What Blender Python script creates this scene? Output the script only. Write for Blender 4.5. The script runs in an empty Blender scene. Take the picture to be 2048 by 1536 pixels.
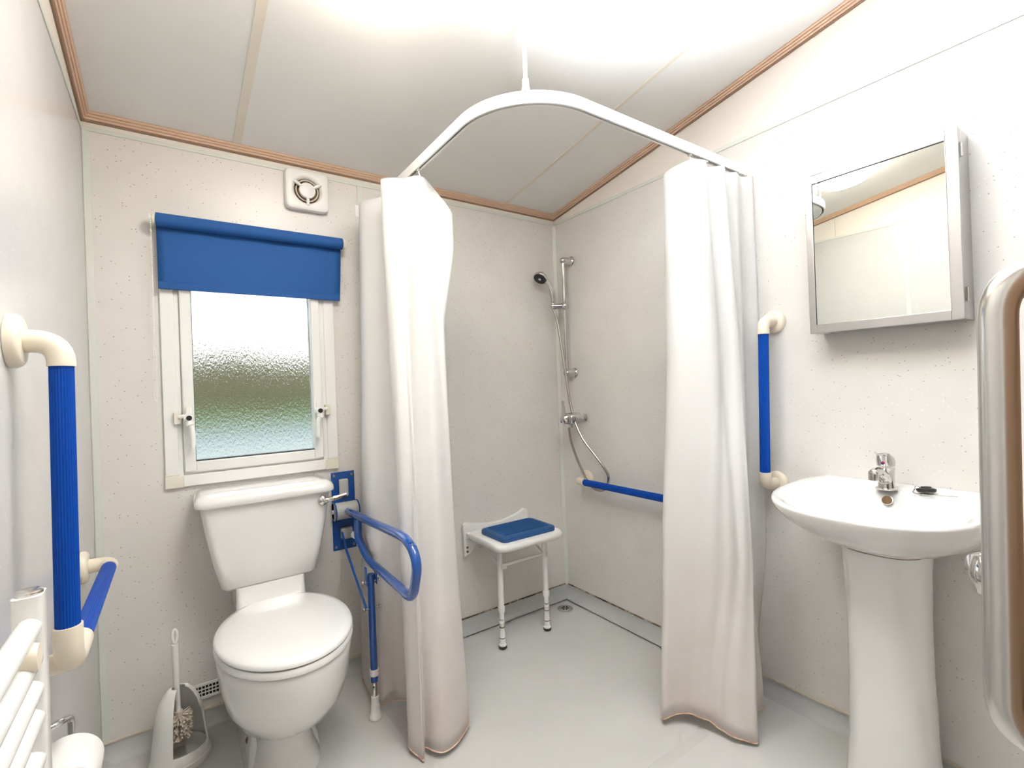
import bpy, bmesh, math, random
from mathutils import Vector, Matrix
from math import sin, cos, pi, sqrt, radians, atan2
random.seed(7)
SC = bpy.context.scene
COL = SC.collection

# ---------------------------------------------------------------- camera
YAW, PITCH, ROLL, FPX = 0.6112, 0.0033, -0.0367, 972.51
CAM = Vector((0, 0, 1.15))
fw = Vector((sin(YAW)*cos(PITCH), cos(YAW)*cos(PITCH), sin(PITCH)))
r0 = Vector((cos(YAW), -sin(YAW), 0)); u0 = r0.cross(fw)
rt = cos(ROLL)*r0 + sin(ROLL)*u0; up = -sin(ROLL)*r0 + cos(ROLL)*u0
cd = bpy.data.cameras.new('camera'); cam = bpy.data.objects.new('camera', cd); COL.objects.link(cam)
cd.sensor_width = 36; cd.lens = FPX/2048*36; cd.clip_start = 0.02; cd.clip_end = 400
cam.matrix_world = Matrix(((rt.x, up.x, -fw.x, CAM.x), (rt.y, up.y, -fw.y, CAM.y), (rt.z, up.z, -fw.z, CAM.z), (0, 0, 0, 1)))
SC.camera = cam
SC.cycles.max_bounces = 7; SC.cycles.diffuse_bounces = 4; SC.cycles.glossy_bounces = 3; SC.cycles.transmission_bounces = 5; SC.cycles.caustics_reflective = False; SC.cycles.use_light_tree = False

# ---------------------------------------------------------------- sky, lights, exposure
w = bpy.data.worlds.new('overcast_sky'); SC.world = w; w.use_nodes = True
bg = w.node_tree.nodes['Background']; bg.inputs[0].default_value = (0.93, 0.97, 1.0, 1); bg.inputs[1].default_value = 0.93
def spot(name, loc, target, power, size, color, angle, blend=1.0):
    l = bpy.data.lights.new(name, 'SPOT'); l.energy = power; l.color = color; l.shadow_soft_size = size
    l.spot_size = angle; l.spot_blend = blend
    o = bpy.data.objects.new(name, l); COL.objects.link(o); o.location = loc
    o.rotation_euler = (Vector(target)-Vector(loc)).to_track_quat('-Z', 'Y').to_euler()
    return o
# the photographer's flash head, turned up at the ceiling beside the viewer so that its light comes back as bounce
spot('camera_flash', (0.44, 0.13, 1.40), (0.78, 0.41, 2.32), 335, 0.16, (0.92, 0.965, 1.0), radians(71))
SC.view_settings.view_transform = 'Standard'; SC.view_settings.look = 'None'
SC.view_settings.exposure = 1.27; SC.view_settings.gamma = 1.0; SC.view_settings.use_curve_mapping = False

# ---------------------------------------------------------------- room numbers
XR, YB, XL, YF = 1.7462, 2.0373, -0.2126, -0.30
SL = 0.1547
ZC0 = 2.070                      # ceiling height at the back wall
ZS = 2.030                       # top of the speckled panels
def zc(y): return ZC0 + SL*(YB-y)

# ---------------------------------------------------------------- materials
MATS = {}
def mat(name, color, rough=0.5, metal=0.0, coat=0.0, spec=0.5):
    m = bpy.data.materials.new(name); m.use_nodes = True
    b = m.node_tree.nodes['Principled BSDF']
    b.inputs['Base Color'].default_value = (*color, 1); b.inputs['Roughness'].default_value = rough
    b.inputs['Metallic'].default_value = metal; b.inputs['Coat Weight'].default_value = coat
    b.inputs['Coat Roughness'].default_value = 0.06
    b.inputs['Specular IOR Level'].default_value = spec
    MATS[name] = m; return m
class NT:
    def __init__(s, m): s.t = m.node_tree; s.b = s.t.nodes['Principled BSDF']
    def n(s, typ, **kw):
        x = s.t.nodes.new(typ)
        for k, v in kw.items():
            if k.startswith('i_'):
                key = k[2:].replace('_', ' ')
                x.inputs[int(key) if key.isdigit() else key].default_value = v
            else: setattr(x, k, v)
        return x
    def l(s, a, b): s.t.links.new(a, b)
    def co(s, kind='Object', scale=None):
        c = s.n('ShaderNodeTexCoord').outputs[kind]
        if scale:
            mp = s.n('ShaderNodeMapping'); mp.inputs['Scale'].default_value = scale; s.l(c, mp.inputs[0]); c = mp.outputs[0]
        return c
    def noise(s, co, scale, detail=3, rough=0.5):
        x = s.n('ShaderNodeTexNoise'); x.inputs['Scale'].default_value = scale; x.inputs['Detail'].default_value = detail
        x.inputs['Roughness'].default_value = rough; s.l(co, x.inputs['Vector']); return x.outputs['Fac']
    def ramp(s, fac, stops):
        x = s.n('ShaderNodeValToRGB'); e = x.color_ramp.elements
        while len(e) < len(stops): e.new(0.5)
        for k, (p, c) in enumerate(stops):
            e[k].position = p; e[k].color = (*c, 1) if len(c) == 3 else c
        s.l(fac, x.inputs[0]); return x.outputs[0]
    def mix(s, fac, a, b):
        x = s.n('ShaderNodeMix', data_type='RGBA')
        if isinstance(fac, (int, float)): x.inputs[0].default_value = fac
        else: s.l(fac, x.inputs[0])
        for i, v in ((6, a), (7, b)):
            if isinstance(v, tuple): x.inputs[i].default_value = (*v, 1)
            else: s.l(v, x.inputs[i])
        return x.outputs[2]
    def bump(s, h, strength, dist=0.001):
        x = s.n('ShaderNodeBump'); x.inputs['Strength'].default_value = strength; x.inputs['Distance'].default_value = dist
        s.l(h, x.inputs['Height']); s.l(x.outputs[0], s.b.inputs['Normal'])
G3 = lambda v: (v, v, v)
def speckle(name, base, dark, light, rough=0.32):
    m = mat(name, base, rough); t = NT(m); c = t.co('Object')
    big = t.noise(c, 9, 2)
    col = t.mix(t.ramp(big, [(0.35, G3(0)), (0.7, G3(1))]), base, tuple(x*0.965 for x in base))
    v = t.n('ShaderNodeTexVoronoi'); v.inputs['Scale'].default_value = 88; t.l(c, v.inputs['Vector'])
    sep = t.n('ShaderNodeSeparateColor'); t.l(v.outputs['Color'], sep.inputs[0])
    def dots(chan, thr, rad):
        a = t.n('ShaderNodeMath', operation='GREATER_THAN'); t.l(sep.outputs[chan], a.inputs[0]); a.inputs[1].default_value = thr
        d = t.n('ShaderNodeMath', operation='LESS_THAN'); t.l(v.outputs['Distance'], d.inputs[0]); d.inputs[1].default_value = rad
        k = t.n('ShaderNodeMath', operation='MULTIPLY'); t.l(a.outputs[0], k.inputs[0]); t.l(d.outputs[0], k.inputs[1]); return k.outputs[0]
    col = t.mix(dots(0, 0.74, 0.165), col, dark)
    col = t.mix(dots(1, 0.80, 0.19), col, light)
    t.l(col, t.b.inputs['Base Color'])
    return m
speckle('panel', (0.775, 0.745, 0.715), (0.45, 0.375, 0.315), (0.835, 0.81, 0.785))
speckle('panel_left', (0.66, 0.652, 0.645), (0.54, 0.50, 0.47), (0.74, 0.735, 0.73), 0.25)
m = mat('cream_board', (0.86, 0.80, 0.74), 0.5)
m = mat('ceiling_board', (0.84, 0.83, 0.815), 0.6); t = NT(m); c = t.co()
t.l(t.mix(t.ramp(t.noise(c, 3, 3), [(0.3, G3(0)), (0.75, G3(1))]), (0.84, 0.83, 0.815), (0.82, 0.81, 0.79)), t.b.inputs['Base Color'])
mat('strip', (0.72, 0.745, 0.69), 0.4)
mat('ceiling_strip', (0.79, 0.72, 0.63), 0.5)
m = mat('coving_wood', (0.50, 0.33, 0.22), 0.5); t = NT(m); c = t.co('Object', (3, 3, 40))
t.l(t.mix(t.noise(c, 9, 5), (0.80, 0.57, 0.43), (0.66, 0.45, 0.325)), t.b.inputs['Base Color'])
mat('coving_shadow', (0.30, 0.185, 0.12), 0.5)  # shade under the coving, put into a darker brown
def vinyl(name, a, b, rough=0.36):
    m = mat(name, a, rough); t = NT(m); c = t.co()
    t.l(t.mix(t.ramp(t.noise(c, 4, 4), [(0.3, G3(0)), (0.75, G3(1))]), a, b), t.b.inputs['Base Color'])
    v = t.n('ShaderNodeTexVoronoi'); v.inputs['Scale'].default_value = 210; t.l(c, v.inputs['Vector']); t.bump(v.outputs['Distance'], 0.10, 0.0006)
vinyl('vinyl', (0.64, 0.635, 0.625), (0.59, 0.585, 0.575)); vinyl('vinyl_cove', (0.56, 0.565, 0.565), (0.50, 0.51, 0.51))
m = mat('sealant', (0.70, 0.62, 0.50), 0.6); t = NT(m); c = t.co()
t.l(t.ramp(t.noise(c, 14, 5, 0.7), [(0.40, (0.03, 0.02, 0.015)), (0.50, (0.22, 0.15, 0.09)), (0.62, (0.62, 0.55, 0.46))]), t.b.inputs['Base Color'])
mat('cap', (0.68, 0.61, 0.50), 0.5)
mat('upvc', (0.87, 0.87, 0.855), 0.3)
mat('upvc_cream', (0.80, 0.77, 0.66), 0.4)
mat('gasket', (0.03, 0.03, 0.035), 0.6)
mat('ceramic', (0.85, 0.84, 0.825), 0.12, coat=0.8)
mat('seat_plastic', (0.87, 0.865, 0.855), 0.16, coat=0.4)
mat('white_plastic', (0.88, 0.875, 0.86), 0.35)
mat('track_white', (0.86, 0.86, 0.84), 0.3)
mat('cream_plastic', (0.85, 0.765, 0.63), 0.35)
mat('grey_plastic', (0.52, 0.53, 0.51), 0.4)
mat('blue_grip', (0.0, 0.062, 0.40), 0.5, spec=0.22)
mat('blue_paint', (0.004, 0.078, 0.36), 0.12, coat=0.7)
mat('blue_pad', (0.014, 0.085, 0.26), 0.42)
m = mat('blind_cloth', (0.012, 0.095, 0.33), 0.75); t = NT(m); t.bump(t.noise(t.co('Object', (1, 1, 1)), 900, 1), 0.15, 0.0004)
mat('chrome', (0.63, 0.62, 0.61), 0.10, 1.0)
mat('satin_steel', (0.66, 0.65, 0.63), 0.24, 1.0)
m = mat('brushed_steel', (0.53, 0.515, 0.52), 0.30, 1.0); t = NT(m); t.bump(t.noise(t.co('Object', (4, 4, 400)), 6, 2), 0.05, 0.0003)
m = mat('hose_steel', (0.50, 0.465, 0.43), 0.25, 1.0)
mat('mirror_glass', (0.80, 0.825, 0.79), 0.004, 1.0)
mat('black_rubber', (0.02, 0.02, 0.02), 0.45)
mat('dark_hole', (0.015, 0.013, 0.012), 0.8)
mat('brass', (0.60, 0.45, 0.25), 0.3, 1.0)
mat('radiator_white', (0.85, 0.85, 0.83), 0.22, coat=0.4)
mat('paper', (0.84, 0.83, 0.82), 0.9)
mat('cardboard', (0.42, 0.33, 0.25), 0.9)
mat('bristle', (0.80, 0.72, 0.62), 0.8)
mat('bolt_cap', (0.16, 0.09, 0.04), 0.5)
mat('red_dot', (0.70, 0.03, 0.03), 0.3); mat('blue_dot', (0.02, 0.05, 0.45), 0.3)
mat('rust', (0.20, 0.12, 0.06), 0.8)
mat('screw', (0.45, 0.42, 0.38), 0.3, 1.0)
m = mat('door_wood', (0.32, 0.19, 0.11), 0.45); t = NT(m)
t.l(t.mix(t.noise(t.co('Object', (12, 12, 0.8)), 6, 5), (0.36, 0.22, 0.13), (0.24, 0.135, 0.075)), t.b.inputs['Base Color'])
mat('hall_wall', (0.62, 0.52, 0.42), 0.6)
# curtain cloth: white, a little translucent, pinkish soap staining in blotches low down
m = mat('curtain_cloth', (0.88, 0.875, 0.87), 0.8); t = NT(m); c = t.co('Object')
sx = t.n('ShaderNodeSeparateXYZ'); t.l(c, sx.inputs[0])
mr = t.n('ShaderNodeMapRange'); t.l(sx.outputs['Z'], mr.inputs[0]); mr.inputs[1].default_value = 0.85; mr.inputs[2].default_value = 0.05
st = t.n('ShaderNodeMath', operation='MULTIPLY'); t.l(mr.outputs[0], st.inputs[0])
t.l(t.ramp(t.noise(c, 7, 4), [(0.3, G3(0.35)), (0.75, G3(1))]), st.inputs[1])
t.l(t.mix(st.outputs[0], (0.92, 0.915, 0.91), (0.83, 0.71, 0.66)), t.b.inputs['Base Color'])
tr = t.n('ShaderNodeBsdfTranslucent'); tr.inputs[0].default_value = (0.86, 0.85, 0.84, 1)
ms = t.n('ShaderNodeMixShader'); ms.inputs[0].default_value = 0.28
t.l(t.b.outputs[0], ms.inputs[1]); t.l(tr.outputs[0], ms.inputs[2]); t.l(ms.outputs[0], t.t.nodes['Material Output'].inputs[0])
m = mat('hem_stain', (0.72, 0.46, 0.32), 0.8); t = NT(m)
t.l(t.ramp(t.noise(t.co(), 30, 4), [(0.35, (0.55, 0.30, 0.18)), (0.55, (0.78, 0.55, 0.43)), (0.75, (0.80, 0.66, 0.58))]), t.b.inputs['Base Color'])
# obscure glass with a reeded, pebbled relief
m = mat('obscure_glass', (0.97, 1.0, 0.99), 0.06); t = NT(m)
t.b.inputs['Transmission Weight'].default_value = 1.0; t.b.inputs['IOR'].default_value = 1.12
c1 = t.co('Object', (1, 1, 0.45)); n1 = t.noise(c1, 170, 3, 0.6); c2 = t.co('Object', (1, 1, 0.06)); n2 = t.noise(c2, 230, 2)
ad = t.n('ShaderNodeMath', operation='MULTIPLY_ADD'); t.l(n2, ad.inputs[0]); ad.inputs[1].default_value = 0.5; t.l(n1, ad.inputs[2]); t.bump(ad.outputs[0], 0.9, 0.0042)
# lamp diffuser
m = mat('lamp_glass', (0.95, 0.85, 0.66), 0.4); b = m.node_tree.nodes['Principled BSDF']
b.inputs['Emission Color'].default_value = (1.0, 0.93, 0.80, 1); b.inputs['Emission Strength'].default_value = 19.0
# outdoors
m = mat('lawn', (0.10, 0.16, 0.05), 0.9); t = NT(m); t.l(t.mix(t.noise(t.co(), 0.6, 4), (0.13, 0.20, 0.07), (0.08, 0.13, 0.04)), t.b.inputs['Base Color'])
m = mat('hedge_leaf', (0.10, 0.12, 0.05), 0.9); t = NT(m); t.l(t.mix(t.noise(t.co(), 0.35, 5), (0.27, 0.23, 0.155), (0.15, 0.155, 0.08)), t.b.inputs['Base Color'])
mat('tarmac', (0.19, 0.235, 0.27), 0.7); mat('gravel', (0.34, 0.375, 0.35), 0.9)

# ---------------------------------------------------------------- mesh tools
class MB:
    """collects geometry in world space"""
    def __init__(s): s.v = []; s.f = []
    def add(s, vs, fs):
        o = len(s.v); s.v += [tuple(p) for p in vs]; s.f += [tuple(i+o for i in f) for f in fs]; return s
    def box(s, a, b):
        x0, y0, z0 = a; x1, y1, z1 = b
        return s.add([(x0, y0, z0), (x1, y0, z0), (x1, y1, z0), (x0, y1, z0), (x0, y0, z1), (x1, y0, z1), (x1, y1, z1), (x0, y1, z1)],
                     [(0, 3, 2, 1), (4, 5, 6, 7), (0, 1, 5, 4), (1, 2, 6, 5), (2, 3, 7, 6), (3, 0, 4, 7)])
    def hexa(s, p):  # 8 corners, bottom ring then top ring
        return s.add(p, [(0, 3, 2, 1), (4, 5, 6, 7), (0, 1, 5, 4), (1, 2, 6, 5), (2, 3, 7, 6), (3, 0, 4, 7)])
    def loft(s, rings, closed=True, caps=(True, True)):
        n = len(rings[0]); vs = [p for r in rings for p in r]; fs = []
        for k in range(len(rings)-1):
            for i in range(n if closed else n-1):
                j = (i+1) % n; fs.append((k*n+i, k*n+j, (k+1)*n+j, (k+1)*n+i))
        if closed and caps[0]: fs.append(tuple(range(n-1, -1, -1)))
        if closed and caps[1]: fs.append(tuple((len(rings)-1)*n+i for i in range(n)))
        return s.add(vs, fs)
    def tube(s, path, r, n=14, caps=True, flutes=0, fd=0.0):
        P = [Vector(p) for p in path]; R = r if isinstance(r, (list, tuple)) else [r]*len(P)
        T = [(P[min(i+1, len(P)-1)]-P[max(i-1, 0)]).normalized() for i in range(len(P))]
        a = Vector((0, 0, 1)) if abs(T[0].z) < 0.9 else Vector((1, 0, 0))
        N = (a-T[0]*a.dot(T[0])).normalized(); rings = []
        if flutes: n = flutes*2
        for i, p in enumerate(P):
            N = (N-T[i]*N.dot(T[i])).normalized(); Bn = T[i].cross(N)
            rings.append([p+(N*cos(2*pi*k/n)+Bn*sin(2*pi*k/n))*(R[i]-(fd if flutes and k % 2 else 0)) for k in range(n)])
        return s.loft(rings, True, (caps, caps))
    def cyl(s, a, b, r, r2=None, n=20): return s.tube([a, b], [r, r if r2 is None else r2], n)
    def lathe(s, base, axis, prof, n=28, caps=(True, True)):
        base = Vector(base); A = Vector(axis).normalized()
        a = Vector((0, 0, 1)) if abs(A.z) < 0.9 else Vector((1, 0, 0))
        N = (a-A*a.dot(A)).normalized(); Bn = A.cross(N)
        return s.loft([[base+A*h+(N*cos(2*pi*k/n)+Bn*sin(2*pi*k/n))*max(r, 1e-5) for k in range(n)] for r, h in prof], True, caps)
    def sphere(s, c, r, n=12, m=8, sc=(1, 1, 1)):
        c = Vector(c); rings = []
        for i in range(m+1):
            th = pi*i/m; rr = max(sin(th), 1e-4)
            rings.append([c+Vector((r*rr*cos(2*pi*k/n)*sc[0], r*rr*sin(2*pi*k/n)*sc[1], -r*cos(th)*sc[2])) for k in range(n)])
        return s.loft(rings)
    def prism(s, poly, d):
        d = Vector(d); return s.loft([[Vector(p) for p in poly], [Vector(p)+d for p in poly]])
    def torus(s, c, axis, R, r, n=28, m=8):
        c = Vector(c); A = Vector(axis).normalized(); a = Vector((0, 0, 1)) if abs(A.z) < 0.9 else Vector((1, 0, 0))
        N = (a-A*a.dot(A)).normalized(); Bn = A.cross(N); vs = []; fs = []
        for i in range(n):
            d = N*cos(2*pi*i/n)+Bn*sin(2*pi*i/n)
            for j in range(m): vs.append(c+d*(R+r*cos(2*pi*j/m))+A*r*sin(2*pi*j/m))
        for i in range(n):
            for j in range(m):
                fs.append((i*m+j, ((i+1) % n)*m+j, ((i+1) % n)*m+(j+1) % m, i*m+(j+1) % m))
        return s.add(vs, fs)
def bez(*pts, n=10):
    """rounded polyline -> Catmull-Rom samples"""
    P = [Vector(p) for p in pts]; out = []
    for i in range(len(P)-1):
        a = P[i-1] if i else P[0]*2-P[1]; b, c = P[i], P[i+1]; d = P[i+2] if i+2 < len(P) else P[-1]*2-P[-2]
        for k in range(n):
            t = k/n; out.append(0.5*((2*b)+(c-a)*t+(2*a-5*b+4*c-d)*t*t+(3*b-a-3*c+d)*t**3))
    out.append(P[-1]); return out
def fillet(pts, rad, n=7):
    """polyline with every inner corner rounded to radius-like distance rad"""
    P = [Vector(p) for p in pts]; out = [P[0]]
    rad = rad if isinstance(rad, (list, tuple)) else [rad]*(len(P)-2)
    for i in range(1, len(P)-1):
        a = P[i]+(P[i-1]-P[i]).normalized()*rad[i-1]; c = P[i]+(P[i+1]-P[i]).normalized()*rad[i-1]
        for k in range(n+1):
            t = k/n; out.append((1-t)**2*a+2*t*(1-t)*P[i]+t*t*c)
    out.append(P[-1]); return out
def clean(o):
    bm = bmesh.new(); bm.from_mesh(o.data); bmesh.ops.remove_doubles(bm, verts=bm.verts, dist=1e-6)
    bmesh.ops.recalc_face_normals(bm, faces=bm.faces); bm.to_mesh(o.data); bm.free()
def obj(name, mb, material, parent=None, bevel=0.0, smooth=35, seg=2, subd=0, solid=0.0):
    off = Vector(parent['_o']) if parent is not None else Vector((0, 0, 0))
    me = bpy.data.meshes.new(name); me.from_pydata([tuple(Vector(v)-off) for v in mb.v], [], mb.f)
    me.materials.append(MATS[material]); o = bpy.data.objects.new(name, me); COL.objects.link(o); clean(o)
    if parent is not None: o.parent = parent
    o['_o'] = tuple(off)
    if smooth:
        me.polygons.foreach_set('use_smooth', [True]*len(me.polygons)); me.set_sharp_from_angle(angle=radians(smooth))
    if solid: md = o.modifiers.new('thickness', 'SOLIDIFY'); md.thickness = solid; md.offset = 0
    if bevel: md = o.modifiers.new('bevel', 'BEVEL'); md.width = bevel; md.segments = seg; md.limit_method = 'ANGLE'; md.angle_limit = radians(40)
    if subd: md = o.modifiers.new('smooth', 'SUBSURF'); md.levels = subd; md.render_levels = subd
    return o
def tag(o, label, cat, group=None):
    o['label'] = label; o['category'] = cat
    if group: o['group'] = group
    return o
def thing(name, label, cat, loc, group=None):
    o = bpy.data.objects.new(name, None); COL.objects.link(o); o.location = loc; o['_o'] = tuple(loc); o.empty_display_size = 0.05
    return tag(o, label, cat, group)
def struct(o, label=None):
    o['kind'] = 'structure'
    if label: o['label'] = label
    return o

# ================================================================ STRUCTURE
WT = 0.05
# floor with a shallow shower former that drops behind x=0.60, y=0.95
SXK, SYK, SD, SR = 0.595, 0.945, -0.010, 0.045
mb = MB()
xs = [XL-WT, SXK, SXK+SR, XR+WT]; ys = [YF-1.2, SYK, SYK+SR, YB+WT]
def fz(i, j): return SD if (i >= 2 and j >= 2) else 0.0
vs = [(x, y, fz(i, j)) for j, y in enumerate(ys) for i, x in enumerate(xs)]
mb.add(vs, [(j*4+i, j*4+i+1, (j+1)*4+i+1, (j+1)*4+i) for j in range(3) for i in range(3)])
mb.add([(x, y, -0.06) for j, y in enumerate((ys[0], ys[-1])) for x in (xs[0], xs[-1])], [(0, 2, 3, 1)])
floor = struct(obj('floor', mb, 'vinyl', smooth=0), 'grey vinyl sheet floor with a sunken shower corner')
mb = MB(); mb.box((0.151, 1.10, 0.0), (0.1535, YB-0.03, 0.0012)); obj('seam', mb, 'vinyl_cove', floor)

# walls: a core, and the wall boards as pieces on it
PT = 0.005
wx0, wx1, wz0, wz1 = 0.005, 0.515, 0.872, 1.60            # window opening
def ring_wall(mb, x0, x1, z0, z1, ya, yb, hx0, hx1, hz0, hz1):
    mb.box((x0, ya, z0), (hx0, yb, z1)); mb.box((hx1, ya, z0), (x1, yb, z1))
    mb.box((hx0, ya, z0), (hx1, yb, hz0)); mb.box((hx0, ya, hz1), (hx1, yb, z1))
mb = MB(); ring_wall(mb, XL-WT, XR+WT, -0.05, ZC0+0.02, YB+PT, YB+WT, wx0, wx1, wz0, wz1)
wall_b = struct(obj('wall_back', mb, 'cream_board', smooth=0), 'back wall of speckled pale boards with the window')
PZ = ZS-0.012
mb = MB(); ring_wall(mb, XL, 0.672, 0.0, PZ, YB, YB+PT, wx0, wx1, wz0, wz1); obj('panel', mb, 'panel', wall_b, smooth=0)
mb = MB(); mb.box((0.678, YB, 0), (XR, YB+PT, PZ)); obj('panel', mb, 'panel', wall_b, smooth=0)
mb = MB(); mb.box((XL, YB+0.001, PZ), (XR, YB+PT, ZC0)); obj('panel', mb, 'cream_board', wall_b, smooth=0)
def side_wall(name, xin, xout, mats, cuts, ucuts, label):
    s = 1 if xout > xin else -1
    mb = MB(); mb.hexa([(xin+s*PT, YF-WT, -0.05), (xout, YF-WT, -0.05), (xout, YB+WT, -0.05), (xin+s*PT, YB+WT, -0.05),
                        (xin+s*PT, YF-WT, zc(YF-WT)+0.02), (xout, YF-WT, zc(YF-WT)+0.02), (xout, YB+WT, zc(YB+WT)+0.02), (xin+s*PT, YB+WT, zc(YB+WT)+0.02)])
    wl = struct(obj(name, mb, 'cream_board', smooth=0), label)
    for a, b in zip(cuts, cuts[1:]):
        mb = MB(); mb.box((xin, a+0.001, 0), (xin+s*PT, b-0.001, PZ)); obj('panel', mb, mats, wl, smooth=0)
    for a, b in zip(ucuts, ucuts[1:]):
        a += 0.001; b -= 0.001; xa, xb = xin+s*0.001, xin+s*PT
        mb = MB(); mb.hexa([(xa, a, PZ), (xb, a, PZ), (xb, b, PZ), (xa, b, PZ), (xa, a, zc(a)), (xb, a, zc(a)), (xb, b, zc(b)), (xa, b, zc(b))])
        obj('panel', mb, 'cream_board', wl, smooth=0)
    return wl
wall_r = side_wall('wall_right', XR, XR+WT, 'panel', [YF, YB], [YF, YB], 'right wall of speckled pale boards behind basin and cabinet')
wall_l = side_wall('wall_left', XL, XL-WT, 'panel_left', [YF, 0.98, YB], [YF, 1.346, YB], 'left wall of smooth pale boards with cream board above')
# front wall with the doorway (behind the camera)
DX0, DX1, DH = 0.21, 0.95, 1.97
mb = MB(); zt = zc(YF)+0.05
mb.box((XL-WT, YF-WT, -0.05), (DX0, YF, zt)); mb.box((DX1, YF-WT, -0.05), (XR+WT, YF, zt)); mb.box((DX0, YF-WT, DH), (DX1, YF, zt))
struct(obj('wall_front', mb, 'panel', smooth=0), 'front wall with the doorway, behind the viewer')
mb = MB(); mb.box((XL-WT, YF-1.25, -0.05), (XR+WT, YF-1.2, zt)); mb.box((XL-WT-0.05, YF-1.25, -0.05), (XL-WT, YF-WT, zt)); mb.box((XR+WT, YF-1.25, -0.05), (XR+WT+0.05, YF-WT, zt))
struct(obj('wall_hall', mb, 'hall_wall', smooth=0), 'hallway wall beyond the doorway')
# ceiling in three boards
mb = MB(); y0, y1 = YF-1.25, YB+WT
mb.hexa([(XL-WT, y0, zc(y0)+0.006), (XR+WT, y0, zc(y0)+0.006), (XR+WT, y1, zc(y1)+0.006), (XL-WT, y1, zc(y1)+0.006),
         (XL-WT, y0, zc(y0)+0.06), (XR+WT, y0, zc(y0)+0.06), (XR+WT, y1, zc(y1)+0.06), (XL-WT, y1, zc(y1)+0.06)])
ceil = struct(obj('ceiling', mb, 'ceiling_board', smooth=0), 'sloping off-white boarded ceiling')
cx = [XL-WT, 0.222, 1.418, XR+WT]
for a, b in zip(cx, cx[1:]):
    mb = MB(); a += 0.001; b -= 0.001
    mb.hexa([(a, y0, zc(y0)), (b, y0, zc(y0)), (b, y1, zc(y1)), (a, y1, zc(y1)), (a, y0, zc(y0)+0.006), (b, y0, zc(y0)+0.006), (b, y1, zc(y1)+0.006), (a, y1, zc(y1)+0.006)])
    obj('panel', mb, 'ceiling_board', ceil, smooth=0)
tn = [0]
def trim(mb, material, label, bevel=0.0, smooth=30):
    tn[0] += 1; return struct(obj('trim_%d' % tn[0], mb, material, bevel=bevel, smooth=smooth), label)
for xc, wd, lb in ((0.222, 0.026, 'pale joint strip on the ceiling left of the lamp'), (1.418, 0.016, 'pale joint strip on the ceiling near the right wall')):
    mb = MB(); e = 0.0025
    mb.hexa([(xc-wd/2, YF, zc(YF)-e), (xc+wd/2, YF, zc(YF)-e), (xc+wd/2, YB, zc(YB)-e), (xc-wd/2, YB, zc(YB)-e), (xc-wd/2, YF, zc(YF)), (xc+wd/2, YF, zc(YF)), (xc+wd/2, YB, zc(YB)), (xc-wd/2, YB, zc(YB))])
    trim(mb, 'ceiling_strip', lb)
# reeded wooden coving: profile in (out from wall, below ceiling)
A0, B0 = Vector((0.0235, 0.0015)), Vector((0.0055, 0.0215)); dv = B0-A0; nv = Vector((0.74, 0.67))
PROF = [(0, 0), (0.0235, 0)]
for k in range(3):
    for j in range(6):
        p = A0+dv*((k+j/5)/3)+nv*(0.0046*sqrt(max(0, 1-(2*j/5-1)**2))-0.0022); PROF.append((p.x, p.y))
PROF += [(0.0055, 0.0225), (0.0, 0.0225)]
def shade_bead(f):  # added dark bead, stands in for the shadow line at the coving's lower edge
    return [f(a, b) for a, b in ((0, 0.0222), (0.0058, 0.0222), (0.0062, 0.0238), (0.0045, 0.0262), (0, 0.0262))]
mb = MB(); mb.loft([[(x, YB-a, ZC0+SL*a-b) for a, b in PROF] for x in (XL, XR)]); cv = trim(mb, 'coving_wood', 'reeded wooden coving along the top of the window wall', smooth=0)
mb = MB(); mb.loft([shade_bead(lambda a, b: (x, YB-a, ZC0+SL*a-b)) for x in (XL, XR)]); obj('shadow_bead', mb, 'coving_shadow', cv, smooth=0)
mb = MB(); mb.loft([[(XR-a, y, zc(y)-b) for a, b in PROF] for y in (YF, YB)]); cv = trim(mb, 'coving_wood', 'reeded wooden coving along the top of the right wall', smooth=0)
mb = MB(); mb.loft([shade_bead(lambda a, b: (XR-a, y, zc(y)-b)) for y in (YF, YB)]); obj('shadow_bead', mb, 'coving_shadow', cv, smooth=0)
mb = MB(); mb.loft([[(XL+a, y, zc(y)-b) for a, b in PROF] for y in (YF, YB)]); cv = trim(mb, 'coving_wood', 'reeded wooden coving along the top of the left wall', smooth=0)
mb = MB(); mb.loft([shade_bead(lambda a, b: (XL+a, y, zc(y)-b)) for y in (YF, YB)]); obj('shadow_bead', mb, 'coving_shadow', cv, smooth=0)
# pale joint strips
SH = 0.014; ST = 0.003
mb = MB(); mb.box((XL, YB-ST, ZS-SH), (XR, YB, ZS)); trim(mb, 'strip', 'pale strip under the coving on the window wall', 0.001)
mb = MB(); mb.box((XR-ST, YF, ZS-SH), (XR, YB, ZS)); trim(mb, 'strip', 'level pale strip high on the right wall', 0.001)
mb = MB(); mb.box((XL, YF, ZS-SH), (XL+ST, YB, ZS)); trim(mb, 'strip', 'level pale strip high on the left wall', 0.001)
mb = MB(); mb.box((0.664, YB-ST, 0.05), (0.686, YB, ZS-SH)); trim(mb, 'strip', 'pale upright joint strip behind the left curtain', 0.001)
mb = MB(); mb.box((XL, 0.969, 0.05), (XL+ST, 0.991, ZS-SH)); trim(mb, 'strip', 'pale upright joint strip on the left wall', 0.001)
cs = 0.016
mb = MB(); mb.prism([(XR, YB, 0.055), (XR-cs, YB, 0.055), (XR-cs, YB-0.003, 0.055), (XR-0.003, YB-cs, 0.055), (XR, YB-cs, 0.055)], (0, 0, ZS-0.07)); trim(mb, 'strip', 'pale corner strip in the shower corner', smooth=0)
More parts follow.
